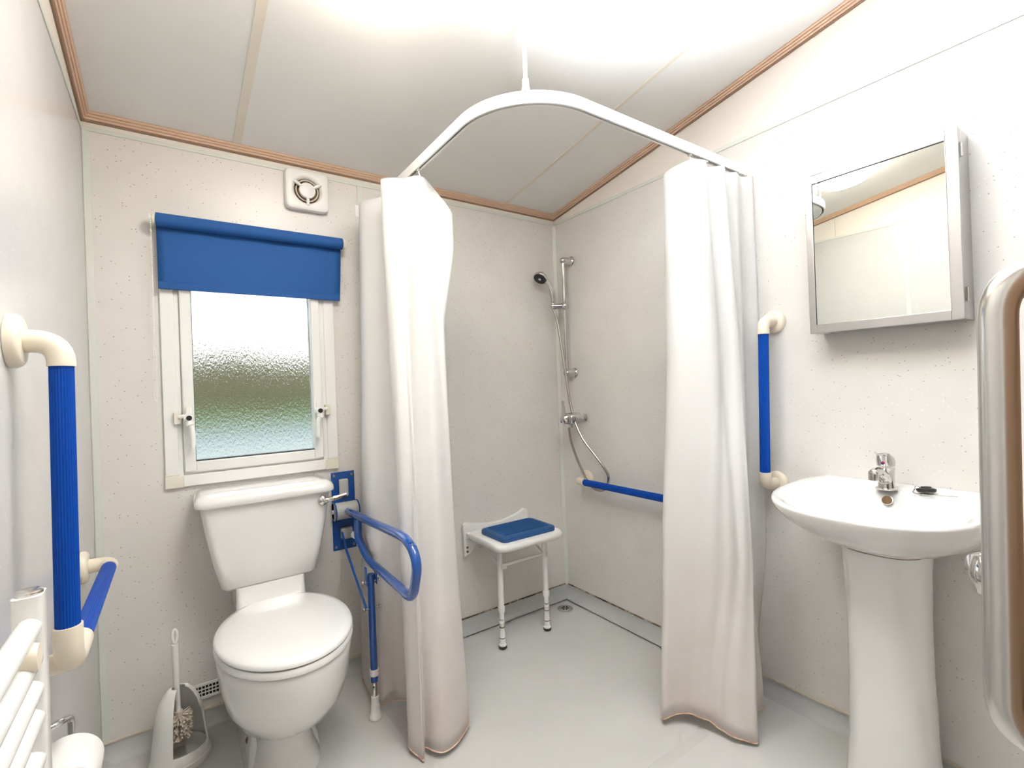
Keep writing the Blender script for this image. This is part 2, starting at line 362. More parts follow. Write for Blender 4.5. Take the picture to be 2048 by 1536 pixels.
mb = MB(); mb.prism([(XL, YB, 0.055), (XL, YB-0.004, 0.055), (XL+0.003, YB-0.006, 0.055), (XL+0.021, YB-0.004, 0.055), (XL+0.021, YB, 0.055)], (0, 0, ZS-0.07)); trim(mb, 'strip', 'pale corner strip left of the window', smooth=0)
# coved vinyl skirting
HCV = 0.058; RCV = 0.045
def cove(): return [(0, HCV), (0.003, HCV)] + [(RCV-(RCV-0.003)*cos(a), RCV-RCV*sin(a)) for a in [pi/2*k/6 for k in range(0, 7)]] + [(0, 0)]
def coverun(name, f, label):
    mb = MB(); mb.loft([[f(e, a, b) for a, b in cove()] for e in (0, 1)]); o = struct(obj(name, mb, 'vinyl_cove', smooth=40), label); return o
bb = coverun('baseboard_back', lambda e, a, b: ((XL, XR)[e], YB-a, b+(SD if 0 else -0.002)), 'coved grey vinyl skirting of the window wall')
br = coverun('baseboard_right', lambda e, a, b: (XR-a, (YF, YB)[e], b-0.002), 'coved grey vinyl skirting of the right wall')
bl = coverun('baseboard_left', lambda e, a, b: (XL+a, (YF, YB)[e], b-0.002), 'coved grey vinyl skirting of the left wall')
mb = MB(); mb.box((XL, YB-0.006, HCV-0.003), (0.62, YB, HCV+0.004)); obj('cap_strip', mb, 'cap', bb, bevel=0.001)
mb = MB(); mb.box((0.62, YB-0.005, HCV-0.003), (XR, YB, HCV+0.003)); obj('sealant', mb, 'sealant', bb, bevel=0.001)
mb = MB(); mb.box((XR-0.005, 1.02, HCV-0.003), (XR, YB, HCV+0.003)); obj('sealant', mb, 'sealant', br, bevel=0.001)
mb = MB(); mb.box((XR-0.007, YF, HCV-0.003), (XR, 1.02, HCV+0.004)); obj('cap_strip', mb, 'cap', br, bevel=0.001)

# ---------------------------------------------------------------- window
win = bpy.data.objects.new('window_1', None); COL.objects.link(win); win.location = (0.26, YB, 0.85); win['_o'] = (0.26, YB, 0.85)
struct(win, 'white framed window with obscure glass above the toilet')
OX0, OX1, OZ0, OZ1 = -0.025, 0.548, 0.842, 1.635          # architrave outside
AW = 0.040; AT = 0.011
for a, b in (((OX0, YB-AT, OZ0+0.045), (OX0+AW, YB, OZ1)), ((OX1-AW, YB-AT, OZ0+0.045), (OX1, YB, OZ1)),
             ((OX0+0.05, YB-AT, OZ0), (OX1-0.05, YB, OZ0+AW)), ((OX0, YB-AT, OZ1-AW), (OX1, YB, OZ1))):
    mb = MB(); mb.box(a, b); obj('architrave', mb, 'upvc', win, bevel=0.003)
for x in (OX0-0.001, OX1-0.051):
    mb = MB(); s0, s1 = (x, x+AW+0.003) if x < 0.2 else (x+0.052-AW-0.003, x+0.052)
    mb.box((x, YB-AT-0.0015, OZ0-0.001), (x+0.052, YB, OZ0+AW+0.001)); mb.box((s0, YB-AT-0.0015, OZ0+AW), (s1, YB, OZ0+0.047)); obj('corner_cap', mb, 'upvc_cream', win, bevel=0.002)
def frame(mb, x0, x1, z0, z1, ww, ya, yb):
    mb.box((x0, ya, z0), (x0+ww, yb, z1)); mb.box((x1-ww, ya, z0), (x1, yb, z1)); mb.box((x0+ww, ya, z0), (x1-ww, yb, z0+ww)); mb.box((x0+ww, ya, z1-ww), (x1-ww, yb, z1))
mb = MB(); frame(mb, wx0+0.002, wx1-0.002, wz0+0.002, wz1, 0.022, YB-0.004, YB+0.045); obj('fixed_frame', mb, 'upvc', win, bevel=0.003)
GX0, GX1, GZ0, GZ1 = 0.063, 0.463, 0.928, 1.545
sash_mb = MB(); frame(sash_mb, 0.030, 0.492, 0.892, 1.578, 0.034, YB-0.016, YB+0.03); sash = obj('sash', sash_mb, 'upvc', win, bevel=0.004)
mb = MB(); frame(mb, GX0-0.001, GX1+0.001, GZ0-0.002, GZ1, 0.0035, YB-0.008, YB+0.02); obj('gasket', mb, 'gasket', sash)
mb = MB(); mb.box((GX0, YB+0.006, GZ0), (GX1, YB+0.012, GZ1)); obj('glass_pane', mb, 'obscure_glass', sash, smooth=0)
for hx, s in ((0.047, -1), (0.475, 1)):                     # cockspur handles with key locks
    yf = YB-0.016; hz = 1.082
    mb = MB(); mb.box((hx-0.009, yf-0.012, hz-0.012), (hx+0.009, yf, hz+0.036)); h = obj('handle', mb, 'upvc', win, bevel=0.004, seg=3)
    mb = MB(); mb.tube(bez((hx, yf-0.020, hz+0.006), (hx+0.001, yf-0.026, hz-0.02), (hx-s*0.008, yf-0.030, hz-0.045), (hx-s*0.009, yf-0.032, hz-0.105), n=6), [0.0135]*4+[0.012]*5+[0.0085]*9+[0.007], 12)
    mb.cyl((hx, yf-0.030, hz), (hx, yf-0.004, hz), 0.0155); obj('lever', mb, 'upvc', h)
    mb = MB(); mb.cyl((hx, yf-0.0385, hz-0.002), (hx, yf-0.030, hz-0.002), 0.0085); obj('key_lock', mb, 'dark_hole', h)
    mb = MB(); mb.tube([(hx, yf-0.018, hz+0.003), (hx+s*0.030, yf-0.016, hz+0.004)], [0.0075, 0.006], 10); obj('cockspur', mb, 'upvc', h)
    mb = MB(); mb.box((hx+s*0.034-0.009, yf-0.012, hz-0.022), (hx+s*0.034+0.009, YB-0.002, hz+0.020)); obj('wedge_block', mb, 'upvc_cream', h, bevel=0.002)

# outdoors beyond the window
GZ = -0.85
mb = MB(); mb.box((-30, YB+0.3, GZ-0.2), (40, 22, GZ)); struct(obj('gravel_yard', mb, 'gravel', smooth=0), 'pale gravel outside the window')
mb = MB(); mb.box((-60, 22, GZ-0.2), (90, 33, GZ)); struct(obj('tarmac_road', mb, 'tarmac', smooth=0), 'blue-grey road beyond the gravel')
mb = MB(); mb.box((-150, 33, GZ-0.2), (200, 75, GZ)); struct(obj('lawn_ground', mb, 'lawn', smooth=0), 'green lawn beyond the road')
mb = MB(); NX, NZ = 120, 10
rows = []
for j in range(NZ+1):
    rows.append([(-70+1.6*i, 62+random.uniform(-0.8, 0.8)+1.2*(j/NZ)**2, GZ+(6.8+0.8*sin(i*0.7)+0.5*sin(i*1.9))*j/NZ) for i in range(NX)])
rows.append([(-70+1.6*i, 67, GZ+5.4) for i in range(NX)]); rows.append([(-70+1.6*i, 68, GZ) for i in range(NX)])
mb.loft(rows, closed=False); tag(obj('hedge', mb, 'hedge_leaf', smooth=0), 'brown-green hedge far outside, blurred by the obscure window glass', 'hedge')

# ---------------------------------------------------------------- ceiling lamp
LX, LY = 0.42, 1.05; LZ = zc(LY); nrm = Vector((0, -SL, -1)).normalized()
lamp = thing('ceiling_lamp', 'round ceiling lamp with warm glass dome, reflected in the cabinet mirror', 'lamp', (LX, LY, LZ))
mb = MB(); mb.lathe((LX, LY, LZ), nrm, [(0.165, 0), (0.165, 0.012), (0.150, 0.020)], 40); obj('base', mb, 'white_plastic', lamp)
mb = MB(); mb.lathe((LX, LY, LZ), nrm, [(0.152, 0.016), (0.150, 0.030), (0.135, 0.055), (0.105, 0.078), (0.06, 0.092), (0.0, 0.097)], 40, (True, False)); obj('dome', mb, 'lamp_glass', lamp, smooth=60)

# ================================================================ SANITARY WARE
def egg(cx, cy, ax, af, ab, z, n=48, p=2.0):
    out = []
    for k in range(n):
        t = 2*pi*k/n; c, s = cos(t), sin(t); e = 2/p
        out.append((cx+ax*math.copysign(abs(c)**e, c), cy+(ab if s > 0 else af)*math.copysign(abs(s)**e, s), z))
    return out
def rrect(x0, x1, y0, y1, z, r, n=5):
    out = []
    for cx_, cy_, a0 in ((x1-r, y1-r, 0), (x0+r, y1-r, pi/2), (x0+r, y0+r, pi), (x1-r, y0+r, 3*pi/2)):
        for k in range(n+1):
            a = a0+pi/2*k/n; out.append((cx_+r*cos(a), cy_+r*sin(a), z))
    return out
TX = 0.266
toilet = thing('toilet', 'white close-coupled toilet with its lid down, under the window', 'toilet', (TX, 1.70, 0))
mb = MB()
mb.loft([egg(TX, 1.76, 0.100, 0.190, 0.210, 0.0, p=2.6), egg(TX, 1.76, 0.094, 0.180, 0.205, 0.02, p=2.6), egg(TX, 1.76, 0.081, 0.168, 0.20, 0.06, p=2.5), egg(TX, 1.75, 0.077, 0.158, 0.20, 0.12, p=2.4), egg(TX, 1.735, 0.082, 0.152, 0.21, 0.148, p=2.3),
         egg(TX, 1.70, 0.104, 0.165, 0.215, 0.165, p=2.15), egg(TX, 1.665, 0.138, 0.190, 0.215, 0.20, p=2.05), egg(TX, 1.65, 0.163, 0.219, 0.21, 0.25), egg(TX, 1.64, 0.177, 0.237, 0.21, 0.31),
         egg(TX, 1.64, 0.183, 0.248, 0.215, 0.37), egg(TX, 1.64, 0.184, 0.251, 0.22, 0.398), egg(TX, 1.64, 0.178, 0.246, 0.215, 0.405)])
obj('pan', mb, 'ceramic', toilet, smooth=60)
mb = MB(); mb.loft([rrect(TX-0.105, TX+0.105, 1.80, 2.02, 0.30, 0.03), rrect(TX-0.110, TX+0.110, 1.80, 2.025, 0.38, 0.03), rrect(TX-0.110, TX+0.108, 1.855, 2.03, 0.45, 0.02), rrect(TX-0.108, TX+0.106, 1.865, 2.03, 0.505, 0.012)])
obj('pan_shelf', mb, 'ceramic', toilet, smooth=50)
mb = MB(); mb.loft([rrect(TX-0.105, TX+0.105, 1.68, 1.98, 0.0, 0.04), rrect(TX-0.102, TX+0.102, 1.69, 1.98, 0.03, 0.04), rrect(TX-0.085, TX+0.085, 1.73, 1.98, 0.10, 0.04), rrect(TX-0.07, TX+0.07, 1.78, 1.97, 0.16, 0.04)]); obj('foot', mb, 'ceramic', toilet, smooth=60)
for sx in (-1, 1):
    mb = MB(); mb.lathe((TX+sx*0.094, 1.79, 0.045), (sx, -0.25, 0.45), [(0.011, -0.01), (0.011, 0.004), (0.006, 0.008)], 14); obj('bolt_cap', mb, 'bolt_cap', toilet)
mb = MB(); mb.cyl((TX-0.10, 1.98, 0.185), (TX-0.02, 1.90, 0.185), 0.022); obj('outlet', mb, 'ceramic', toilet)
SEg = (TX+0.001, 1.645)
mb = MB(); mb.loft([egg(*SEg, 0.182, 0.255, 0.235, 0.406), egg(*SEg, 0.190, 0.263, 0.24, 0.410), egg(*SEg, 0.191, 0.264, 0.24, 0.421), egg(*SEg, 0.187, 0.260, 0.238, 0.428)]); obj('seat', mb, 'seat_plastic', toilet, smooth=50)
mb = MB(); mb.loft([egg(*SEg, 0.184, 0.257, 0.243, 0.430), egg(*SEg, 0.190, 0.263, 0.246, 0.434), egg(*SEg, 0.190, 0.263, 0.246, 0.441), egg(*SEg, 0.184, 0.257, 0.242, 0.447), egg(*SEg, 0.165, 0.235, 0.225, 0.4505), egg(*SEg, 0.10, 0.15, 0.15, 0.4525)]); obj('lid', mb, 'seat_plastic', toilet, smooth=50)
for sx in (-0.075, 0.075):
    mb = MB(); mb.cyl((TX+sx-0.02, 1.868, 0.432), (TX+sx+0.02, 1.868, 0.432), 0.011); obj('hinge', mb, 'seat_plastic', toilet)
mb = MB()
mb.loft([rrect(TX-0.143, TX+0.141, 1.880, 2.030, 0.500, 0.02), rrect(TX-0.152, TX+0.150, 1.868, 2.031, 0.512, 0.026), rrect(TX-0.172, TX+0.170, 1.856, 2.032, 0.60, 0.026),
         rrect(TX-0.190, TX+0.187, 1.845, 2.033, 0.70, 0.026), rrect(TX-0.203, TX+0.200, 1.838, 2.033, 0.795, 0.026)])
cist = obj('cistern', mb, 'ceramic', toilet, smooth=50)
mb = MB(); lr = 0.03
mb.loft([rrect(TX-0.214, TX+0.210, 1.824, 2.033, 0.792, lr), rrect(TX-0.217, TX+0.213, 1.821, 2.033, 0.797, lr), rrect(TX-0.217, TX+0.212, 1.822, 2.033, 0.812, lr), rrect(TX-0.211, TX+0.206, 1.830, 2.032, 0.824, lr), rrect(TX-0.196, TX+0.192, 1.846, 2.030, 0.831, lr), rrect(TX-0.16, TX+0.156, 1.88, 2.00, 0.833, lr)])
obj('cistern_lid', mb, 'ceramic', cist, smooth=50)
mb = MB(); mb.lathe((TX+0.170, 1.842, 0.762), (0, -1, 0), [(0.017, 0), (0.018, 0.006), (0.016, 0.014), (0.008, 0.020), (0.001, 0.021)], 20)
mb.tube(bez((TX+0.172, 1.826, 0.762), (TX+0.195, 1.818, 0.766), (TX+0.225, 1.812, 0.771), (TX+0.252, 1.808, 0.777), n=5), [0.011]*3+[0.009]*5+[0.0075]*7+[0.003], 10); obj('flush_lever', mb, 'chrome', cist)

# ---------------------------------------------------------------- wash basin
BY = 0.520
def dsh(ax, ay, cxx, z, p=2.5, back=1.7445, n=64, cy=BY, zf=None):
    out = []
    for k in range(n):
        t = 2*pi*k/n; c, s = cos(t), sin(t); e = 2/p
        x = cxx+ax*math.copysign(abs(c)**e, c); y = cy+ay*math.copysign(abs(s)**e, s)
        out.append((min(x, back), y, z if zf is None else zf(x)))
    return out
basin = thing('wash_basin', 'white ceramic pedestal wash basin on the right wall', 'basin', (1.58, BY, 0))
rim = lambda d: (lambda x: 0.800+d+0.020*min(1, max(0, (x-1.31)/0.43)))
mb = MB()
rings = [dsh(0.06, 0.075, 1.60, 0.668, 2.2), dsh(0.10, 0.105, 1.60, 0.672, 2.2), dsh(0.155, 0.150, 1.60, 0.690, 2.2), dsh(0.205, 0.193, 1.59, 0.718, 2.25), dsh(0.245, 0.222, 1.585, 0.750, 2.35), dsh(0.265, 0.237, 1.58, 0.778, 2.45),
         dsh(0.272, 0.243, 1.58, 0, zf=rim(-0.008)), dsh(0.270, 0.2415, 1.58, 0, zf=rim(-0.001)), dsh(0.262, 0.235, 1.58, 0, zf=rim(0.001)),
         dsh(0.172, 0.208, 1.502, 0, 2.15, zf=rim(-0.004)), dsh(0.163, 0.199, 1.496, 0, 2.15, zf=rim(-0.012)), dsh(0.142, 0.176, 1.490, 0.765, 2.1), dsh(0.115, 0.145, 1.495, 0.735, 2.0), dsh(0.075, 0.10, 1.50, 0.712, 2.0), dsh(0.025, 0.03, 1.505, 0.703, 2.0)]
mb.loft(rings); obj('bowl', mb, 'ceramic', basin, smooth=60)
mb = MB()
def ped(ax, ay, z, x1=1.70): return dsh(ax, ay, 1.60, z, 2.6, x1, 40, 0.517)
mb.loft([ped(0.115, 0.105, 0.0), ped(0.113, 0.103, 0.04), ped(0.104, 0.094, 0.15), ped(0.101, 0.090, 0.35), ped(0.100, 0.090, 0.50), ped(0.103, 0.093, 0.62), ped(0.108, 0.098, 0.690)]); obj('pedestal', mb, 'ceramic', basin, smooth=60)
mb = MB(); mb.loft([[(x, y, 0.667+0.0) for x, y, z in ped(0.106, 0.096, 0)], [(x, y, 0.6725) for x, y, z in ped(0.107, 0.097, 0)]]); obj('joint_line', mb, 'rust', basin)
mb = MB(); mb.lathe((1.6385, BY+0.002, 0.789), (-0.86, 0, 0.5), [(0.0135, -0.004), (0.0135, 0.002), (0.0115, 0.0025)], 20); ov = obj('overflow', mb, 'satin_steel', basin)
mb = MB(); mb.lathe((1.6385, BY+0.002, 0.789), (-0.86, 0, 0.5), [(0.0122, 0.0), (0.0122, 0.0030)], 20); obj('overflow_hole', mb, 'rust', ov)
mb = MB(); mb.lathe((1.505, BY, 0.704), (0, 0, 1), [(0.024, -0.003), (0.024, 0.003), (0.020, 0.0035)], 20); obj('waste', mb, 'chrome', basin)
# mixer tap
TXx, TY, TZ = 1.660, 0.530, 0.8165
tap = thing('basin_tap', 'chrome single-lever mixer tap on the wash basin', 'tap', (TXx, TY, TZ))
mb = MB(); mb.lathe((TXx, TY, TZ), (0, 0, 1), [(0.026, 0), (0.026, 0.003), (0.022, 0.006)], 26); obj('base_ring', mb, 'chrome', tap)
mb = MB(); mb.loft([[(TXx+dx+r*cos(2*pi*k/26), TY+r*sin(2*pi*k/26), TZ+h) for k in range(26)] for r, h, dx in ((0.0205, 0.004, 0), (0.0195, 0.02, 0.001), (0.0195, 0.04, 0.002), (0.0205, 0.055, 0.003), (0.021, 0.062, 0.003))]); obj('body', mb, 'chrome', tap, smooth=60)
mb = MB(); mb.tube(bez((TXx-0.002, TY, TZ+0.026), (TXx-0.03, TY, TZ+0.042), (TXx-0.065, TY, TZ+0.056), (TXx-0.092, TY, TZ+0.054), n=6), [0.017]*6+[0.0155]*6+[0.0135]*6+[0.011], 16)
mb.cyl((TXx-0.088, TY, TZ+0.038), (TXx-0.088, TY, TZ+0.056), 0.0125); obj('spout', mb, 'chrome', tap, smooth=60)
mb = MB(); mb.loft([[(TXx+dx+r*sx_*cos(2*pi*k/26), TY+r*sin(2*pi*k/26), TZ+h+sl*cos(2*pi*k/26)*r) for k in range(26)] for r, h, dx, sx_, sl in ((0.0215, 0.066, 0.003, 1, 0), (0.0225, 0.080, 0.003, 1, -0.1), (0.0205, 0.092, 0.0, 1.05, -0.5), (0.0150, 0.099, -0.006, 1.2, -0.6), (0.006, 0.103, -0.012, 1.2, -0.5))])
mb.hexa([(TXx-0.055, TY-0.009, TZ+0.1075), (TXx-0.002, TY-0.015, TZ+0.090), (TXx-0.002, TY+0.015, TZ+0.090), (TXx-0.055, TY+0.009, TZ+0.1075), (TXx-0.056, TY-0.008, TZ+0.1115), (TXx-0.002, TY-0.012, TZ+0.102), (TXx-0.002, TY+0.012, TZ+0.102), (TXx-0.056, TY+0.008, TZ+0.1115)]); obj('lever', mb, 'chrome', tap, bevel=0.0015)
for a0, mt in ((0.25*pi, 'red_dot'), (1.25*pi, 'blue_dot')):
    c0 = Vector((TXx-0.0190, TY, TZ+0.076)); mb = MB()
    pl_ = [c0+Vector((-0.0002, 0.0045*cos(a0+pi*k/10), 0.0045*sin(a0+pi*k/10))) for k in range(11)]; mb.prism(pl_, (-0.0012, 0, 0)); obj('temperature_dot', mb, mt, tap, smooth=0)
# plug with chain
px_, py_, pz_ = 1.672, 0.443, 0.8155
plug = thing('basin_plug', 'black rubber plug with a ball chain on the basin rim', 'plug', (px_, py_, pz_))
mb = MB(); mb.lathe((px_, py_, pz_+0.004), (0.1, 0.1, 1), [(0.019, 0), (0.021, 0.002), (0.022, 0.006), (0.021, 0.009), (0.012, 0.012), (0.011, 0.015), (0.002, 0.016)], 24); obj('stopper', mb, 'black_rubber', plug)
mb = MB(); mb.torus((px_-0.004, py_+0.019, pz_+0.014), (1, 0.3, 0.2), 0.005, 0.001, 14, 6); obj('ring', mb, 'chrome', plug)
mb = MB()
for p in bez((px_-0.008, py_+0.024, pz_+0.010), (px_-0.024, py_+0.022, pz_+0.003), (px_-0.032, py_, pz_+0.002), (px_-0.020, py_-0.03, pz_+0.0025), (px_-0.010, py_-0.065, pz_+0.003), n=11): mb.sphere(p, 0.0017, 6, 4)
mb2 = obj('ball_chain', mb, 'chrome', plug); mb2['kind'] = 'stuff'

# ---------------------------------------------------------------- mirror cabinet
cy0, cy1, cz0, cz1, cxf = 0.347, 0.712, 1.278, 1.768, 1.652
cab = thing('mirror_cabinet', 'steel mirror cabinet hung above the wash basin', 'cabinet', (1.70, 0.53, cz0))
mb = MB(); mb.box((cxf+0.014, cy0, cz0), (XR-0.0005, cy1, cz1)); obj('body', mb, 'brushed_steel', cab, bevel=0.0015)
fwid = 0.026
dm = MB()
for a, b in (((cxf, cy0, cz0), (cxf+0.013, cy0+fwid, cz1)), ((cxf, cy1-fwid*0.72, cz0), (cxf+0.013, cy1, cz1)), ((cxf, cy0+fwid, cz0), (cxf+0.013, cy1-fwid*0.72, cz0+fwid)), ((cxf, cy0+fwid, cz1-fwid), (cxf+0.013, cy1-fwid*0.72, cz1))): dm.box(a, b)
door = obj('door', dm, 'brushed_steel', cab, bevel=0.0012)
mb = MB(); mb.box((cxf+0.003, cy0+fwid, cz0+fwid), (cxf+0.009, cy1-fwid*0.72, cz1-fwid)); obj('mirror', mb, 'mirror_glass', door, smooth=0)
mb = MB(); mb.box((cxf+0.0015, cy0+fwid, cz1-fwid-0.002), (cxf+0.010, cy1-fwid*0.72, cz1-fwid)); mb.box((cxf+0.0015, cy1-fwid*0.72-0.0015, cz0+fwid), (cxf+0.010, cy1-fwid*0.72, cz1-fwid)); obj('mirror_seal', mb, 'gasket', door)
for z in (cz0+0.045, cz1-0.075):
    mb = MB(); mb.cyl((cxf+0.015, cy0-0.0025, z), (cxf+0.015, cy0-0.0025, z+0.036), 0.0035, n=10); mb.box((cxf+0.0145, cy0-0.0018, z), (cxf+0.024, cy0+0.0005, z+0.036)); obj('hinge', mb, 'satin_steel', cab)
mb = MB(); mb.box((cxf+0.002, cy1-0.055, cz0-0.003), (cxf+0.03, cy1-0.035, cz0)); obj('catch', mb, 'satin_steel', cab)

# ================================================================ GRAB RAILS
def flange(mb, c, axis, r=0.040, t=0.016):
    mb.lathe(c, axis, [(r, 0), (r, t*0.55), (r*0.92, t*0.85), (r*0.80, t), (0.0, t)], 32)
RB = 0.0165; RE = 0.0195
def fluted(a, b, parent, name='grip', r=RB):
    mb = MB(); mb.tube([a, b], r, flutes=26, fd=0.0011); return obj(name, mb, 'blue_grip', parent, smooth=0)
def elbow(pts, parent, rad=0.035, r=RE):
    mb = MB(); mb.tube(fillet(pts, rad), r, 20); return obj('elbow', mb, 'cream_plastic', parent, smooth=50)
# L-shaped rail on the left wall
gx, gy, gz1, gz0 = -0.150, 1.105, 1.252, 0.728
gl = thing('grab_rail', 'L-shaped blue fluted grab rail with cream elbows on the left wall', 'grab rail', (XL, gy, gz0), 'blue and cream grab rails')
gy0 = gy-0.022
mb = MB(); flange(mb, (XL+0.0005, gy, gz1), (1, 0, 0), 0.044, 0.018); obj('flange', mb, 'cream_plastic', gl)
elbow([(XL+0.005, gy, gz1), (gx, gy, gz1), (gx, gy-0.001, gz1-0.042)], gl, 0.036, 0.0190)
fluted((gx, gy-0.001, gz1-0.036), (gx, gy0, gz0+0.050), gl)
elbow([(gx, gy0, gz0+0.055), (gx, gy0, gz0-0.012), (gx, gy+0.095, gz0-0.014)], gl, 0.045, 0.0195)
mb = MB(); mb.tube([(XL+0.004, gy0+0.024, gz0-0.014), (gx, gy0+0.024, gz0-0.012)], 0.0165, 18); obj('wall_leg', mb, 'cream_plastic', gl)
mb = MB(); flange(mb, (XL+0.0005, gy0+0.024, gz0-0.014), (1, 0, 0), 0.040); obj('flange', mb, 'cream_plastic', gl)
fluted((gx, gy+0.085, gz0-0.014), (gx, 1.700, gz0-0.024), gl)
elbow([(gx, 1.69, gz0-0.024), (gx, 1.745, gz0-0.025), (XL+0.005, 1.745, gz0-0.025)], gl, 0.034, 0.0185)
mb = MB(); flange(mb, (XL+0.0005, 1.745, gz0-0.025), (1, 0, 0), 0.042); obj('flange', mb, 'cream_plastic', gl)
# upright rail on the right wall
ux = XR-0.078; uy1, uy0, uz1, uz0 = 0.868, 0.880, 1.340, 0.775
gr = thing('grab_rail', 'upright blue grab rail between the right curtain and the wash basin', 'grab rail', (XR, 0.875, uz0), 'blue and cream grab rails')
mb = MB(); flange(mb, (XR-0.0005, uy1, uz1), (-1, 0, 0)); obj('flange', mb, 'cream_plastic', gr)
mb = MB(); flange(mb, (XR-0.0005, uy0, uz0), (-1, 0, 0)); obj('flange', mb, 'cream_plastic', gr)
elbow([(XR-0.005, uy1, uz1), (ux, uy1, uz1), (ux, uy1, uz1-0.045)], gr, 0.034)
elbow([(XR-0.005, uy0, uz0), (ux, uy0, uz0), (ux, uy0, uz0+0.045)], gr, 0.034)
fluted((ux, uy1, uz1-0.040), (ux, uy0, uz0+0.040), gr)
# level rail in the shower
hx_, hz_ = XR-0.072, 0.654; hy1, hy0 = 1.840, 1.205
gh = thing('grab_rail', 'level blue grab rail on the shower wall under the hose', 'grab rail', (XR, 1.53, hz_), 'blue and cream grab rails')
for y in (hy1, hy0):
    mb = MB(); flange(mb, (XR-0.0005, y, hz_+0.006), (-1, 0, 0)); obj('flange', mb, 'cream_plastic', gh)
    s = -1 if y == hy1 else 1
    elbow([(XR-0.005, y, hz_+0.005), (hx_, y, hz_), (hx_, y+s*0.050, hz_)], gh, 0.026, 0.0185)
fluted((hx_, hy1-0.030, hz_), (hx_, hy0+0.030, hz_), gh, r=0.0160)

# ---------------------------------------------------------------- drop-down support rail by the toilet
FX = 0.563
fr = thing('folding_support_rail', 'blue drop-down support rail with a leg, right of the toilet', 'support rail', (FX, YB, 0.5))
mb = MB(); mb.box((0.517, YB-0.004, 0.508), (0.610, YB-0.0005, 0.824)); obj('back_plate', mb, 'blue_paint', fr, bevel=0.001)
for x in (0.528, 0.599):
    for z in (0.522, 0.810):
        mb = MB(); mb.lathe((x, YB-0.004, z), (0, -1, 0), [(0.0055, 0), (0.0050, 0.002), (0.001, 0.0032)], 12); obj('screw', mb, 'screw', fr)
mb = MB(); mb.box((0.545, YB-0.020, 0.724), (0.582, YB-0.004, 0.796)); obj('catch_block', mb, 'grey_plastic', fr, bevel=0.006, seg=3)
mb = MB(); mb.cyl((0.520, YB-0.032, 0.672), (0.608, YB-0.032, 0.672), 0.034, n=28); obj('hinge_drum', mb, 'grey_plastic', fr, smooth=40)
for x in (0.516, 0.606):
    mb = MB(); mb.lathe((x, YB-0.032, 0.672), (1, 0, 0), [(0.037, 0), (0.037, 0.005)], 28); mb.box((x, YB-0.034, 0.640), (x+0.005, YB-0.002, 0.706)); obj('hinge_cheek', mb, 'blue_paint', fr, bevel=0.001)
mb = MB(); mb.cyl((0.508, YB-0.032, 0.672), (0.622, YB-0.032, 0.672), 0.008, n=14); obj('hinge_pin', mb, 'grey_plastic', fr)
mb = MB(); mb.box((0.545, YB-0.034, 0.556), (0.588, YB-0.004, 0.600)); obj('stop_block', mb, 'grey_plastic', fr, bevel=0.004)
TRr = 0.0145
pt = fillet([(FX, YB-0.045, 0.672), (FX, 1.385, 0.706), (FX, 1.300, 0.665), (FX, 1.350, 0.532), (FX, 1.42, 0.536), (FX, 1.745, 0.542), (FX, 1.860, 0.600), (FX, 1.845, 0.672)], [0.05, 0.06, 0.045, 0.03, 0.055, 0.030], 8)
mb = MB(); mb.tube(pt, TRr, 18); obj('rail_tube', mb, 'blue_paint', fr, smooth=50)
mb = MB(); mb.tube([(FX, 1.872, 0.600), (FX, 1.900, 0.598)], 0.014, 16); obj('buffer', mb, 'white_plastic', fr)
LGY = 1.705
mb = MB(); mb.tube([(FX-0.006, LGY, 0.505), (FX-0.006, LGY, 0.128)], 0.0125, 16); leg = obj('leg', mb, 'blue_paint', fr)
mb = MB(); mb.box((FX-0.026, LGY-0.010, 0.468), (FX-0.022, LGY+0.010, 0.532)); mb.box((FX+0.010, LGY-0.010, 0.468), (FX+0.014, LGY+0.010, 0.532)); obj('leg_bracket', mb, 'blue_paint', leg, bevel=0.001)
for z in (0.480, 0.385):
    mb = MB(); mb.tube([(FX-0.034, LGY, z), (FX+0.022, LGY, z)], 0.004, 10)
    for sx in (-0.034, 0.022): mb.sphere((FX+sx, LGY, z), 0.008, 12, 8, (0.7, 1, 1))
    obj('bolt', mb, 'satin_steel', leg)
mb = MB(); mb.lathe((FX-0.006, LGY, 0.150), (0, 0, 1), [(0.0155, 0), (0.0155, 0.022)], 20); obj('collar', mb, 'white_plastic', leg)
mb = MB(); mb.tube([(FX-0.006, LGY, 0.135), (FX-0.006, LGY, 0.055)], 0.0102, 16); obj('inner_tube', mb, 'satin_steel', leg)
mb = MB(); mb.cyl((FX-0.0118, LGY-0.0075, 0.112), (FX-0.0126, LGY-0.0085, 0.112), 0.0028, n=10); obj('pin_hole', mb, 'dark_hole', leg)
mb = MB(); mb.lathe((FX-0.006, LGY, 0.0005), (0, 0, 1), [(0.0225, 0), (0.0235, 0.002), (0.023, 0.010), (0.018, 0.016), (0.015, 0.045), (0.0135, 0.046), (0.0135, 0.076), (0.011, 0.078)], 24); obj('foot', mb, 'white_plastic', leg, smooth=40)
mb = MB(); mb.tube([(0.547, YB-0.03, 0.585), (0.540, 1.935, 0.535), (FX-0.024, LGY+0.004, 0.385)], 0.0045, 10); obj('strut', mb, 'blue_paint', fr)

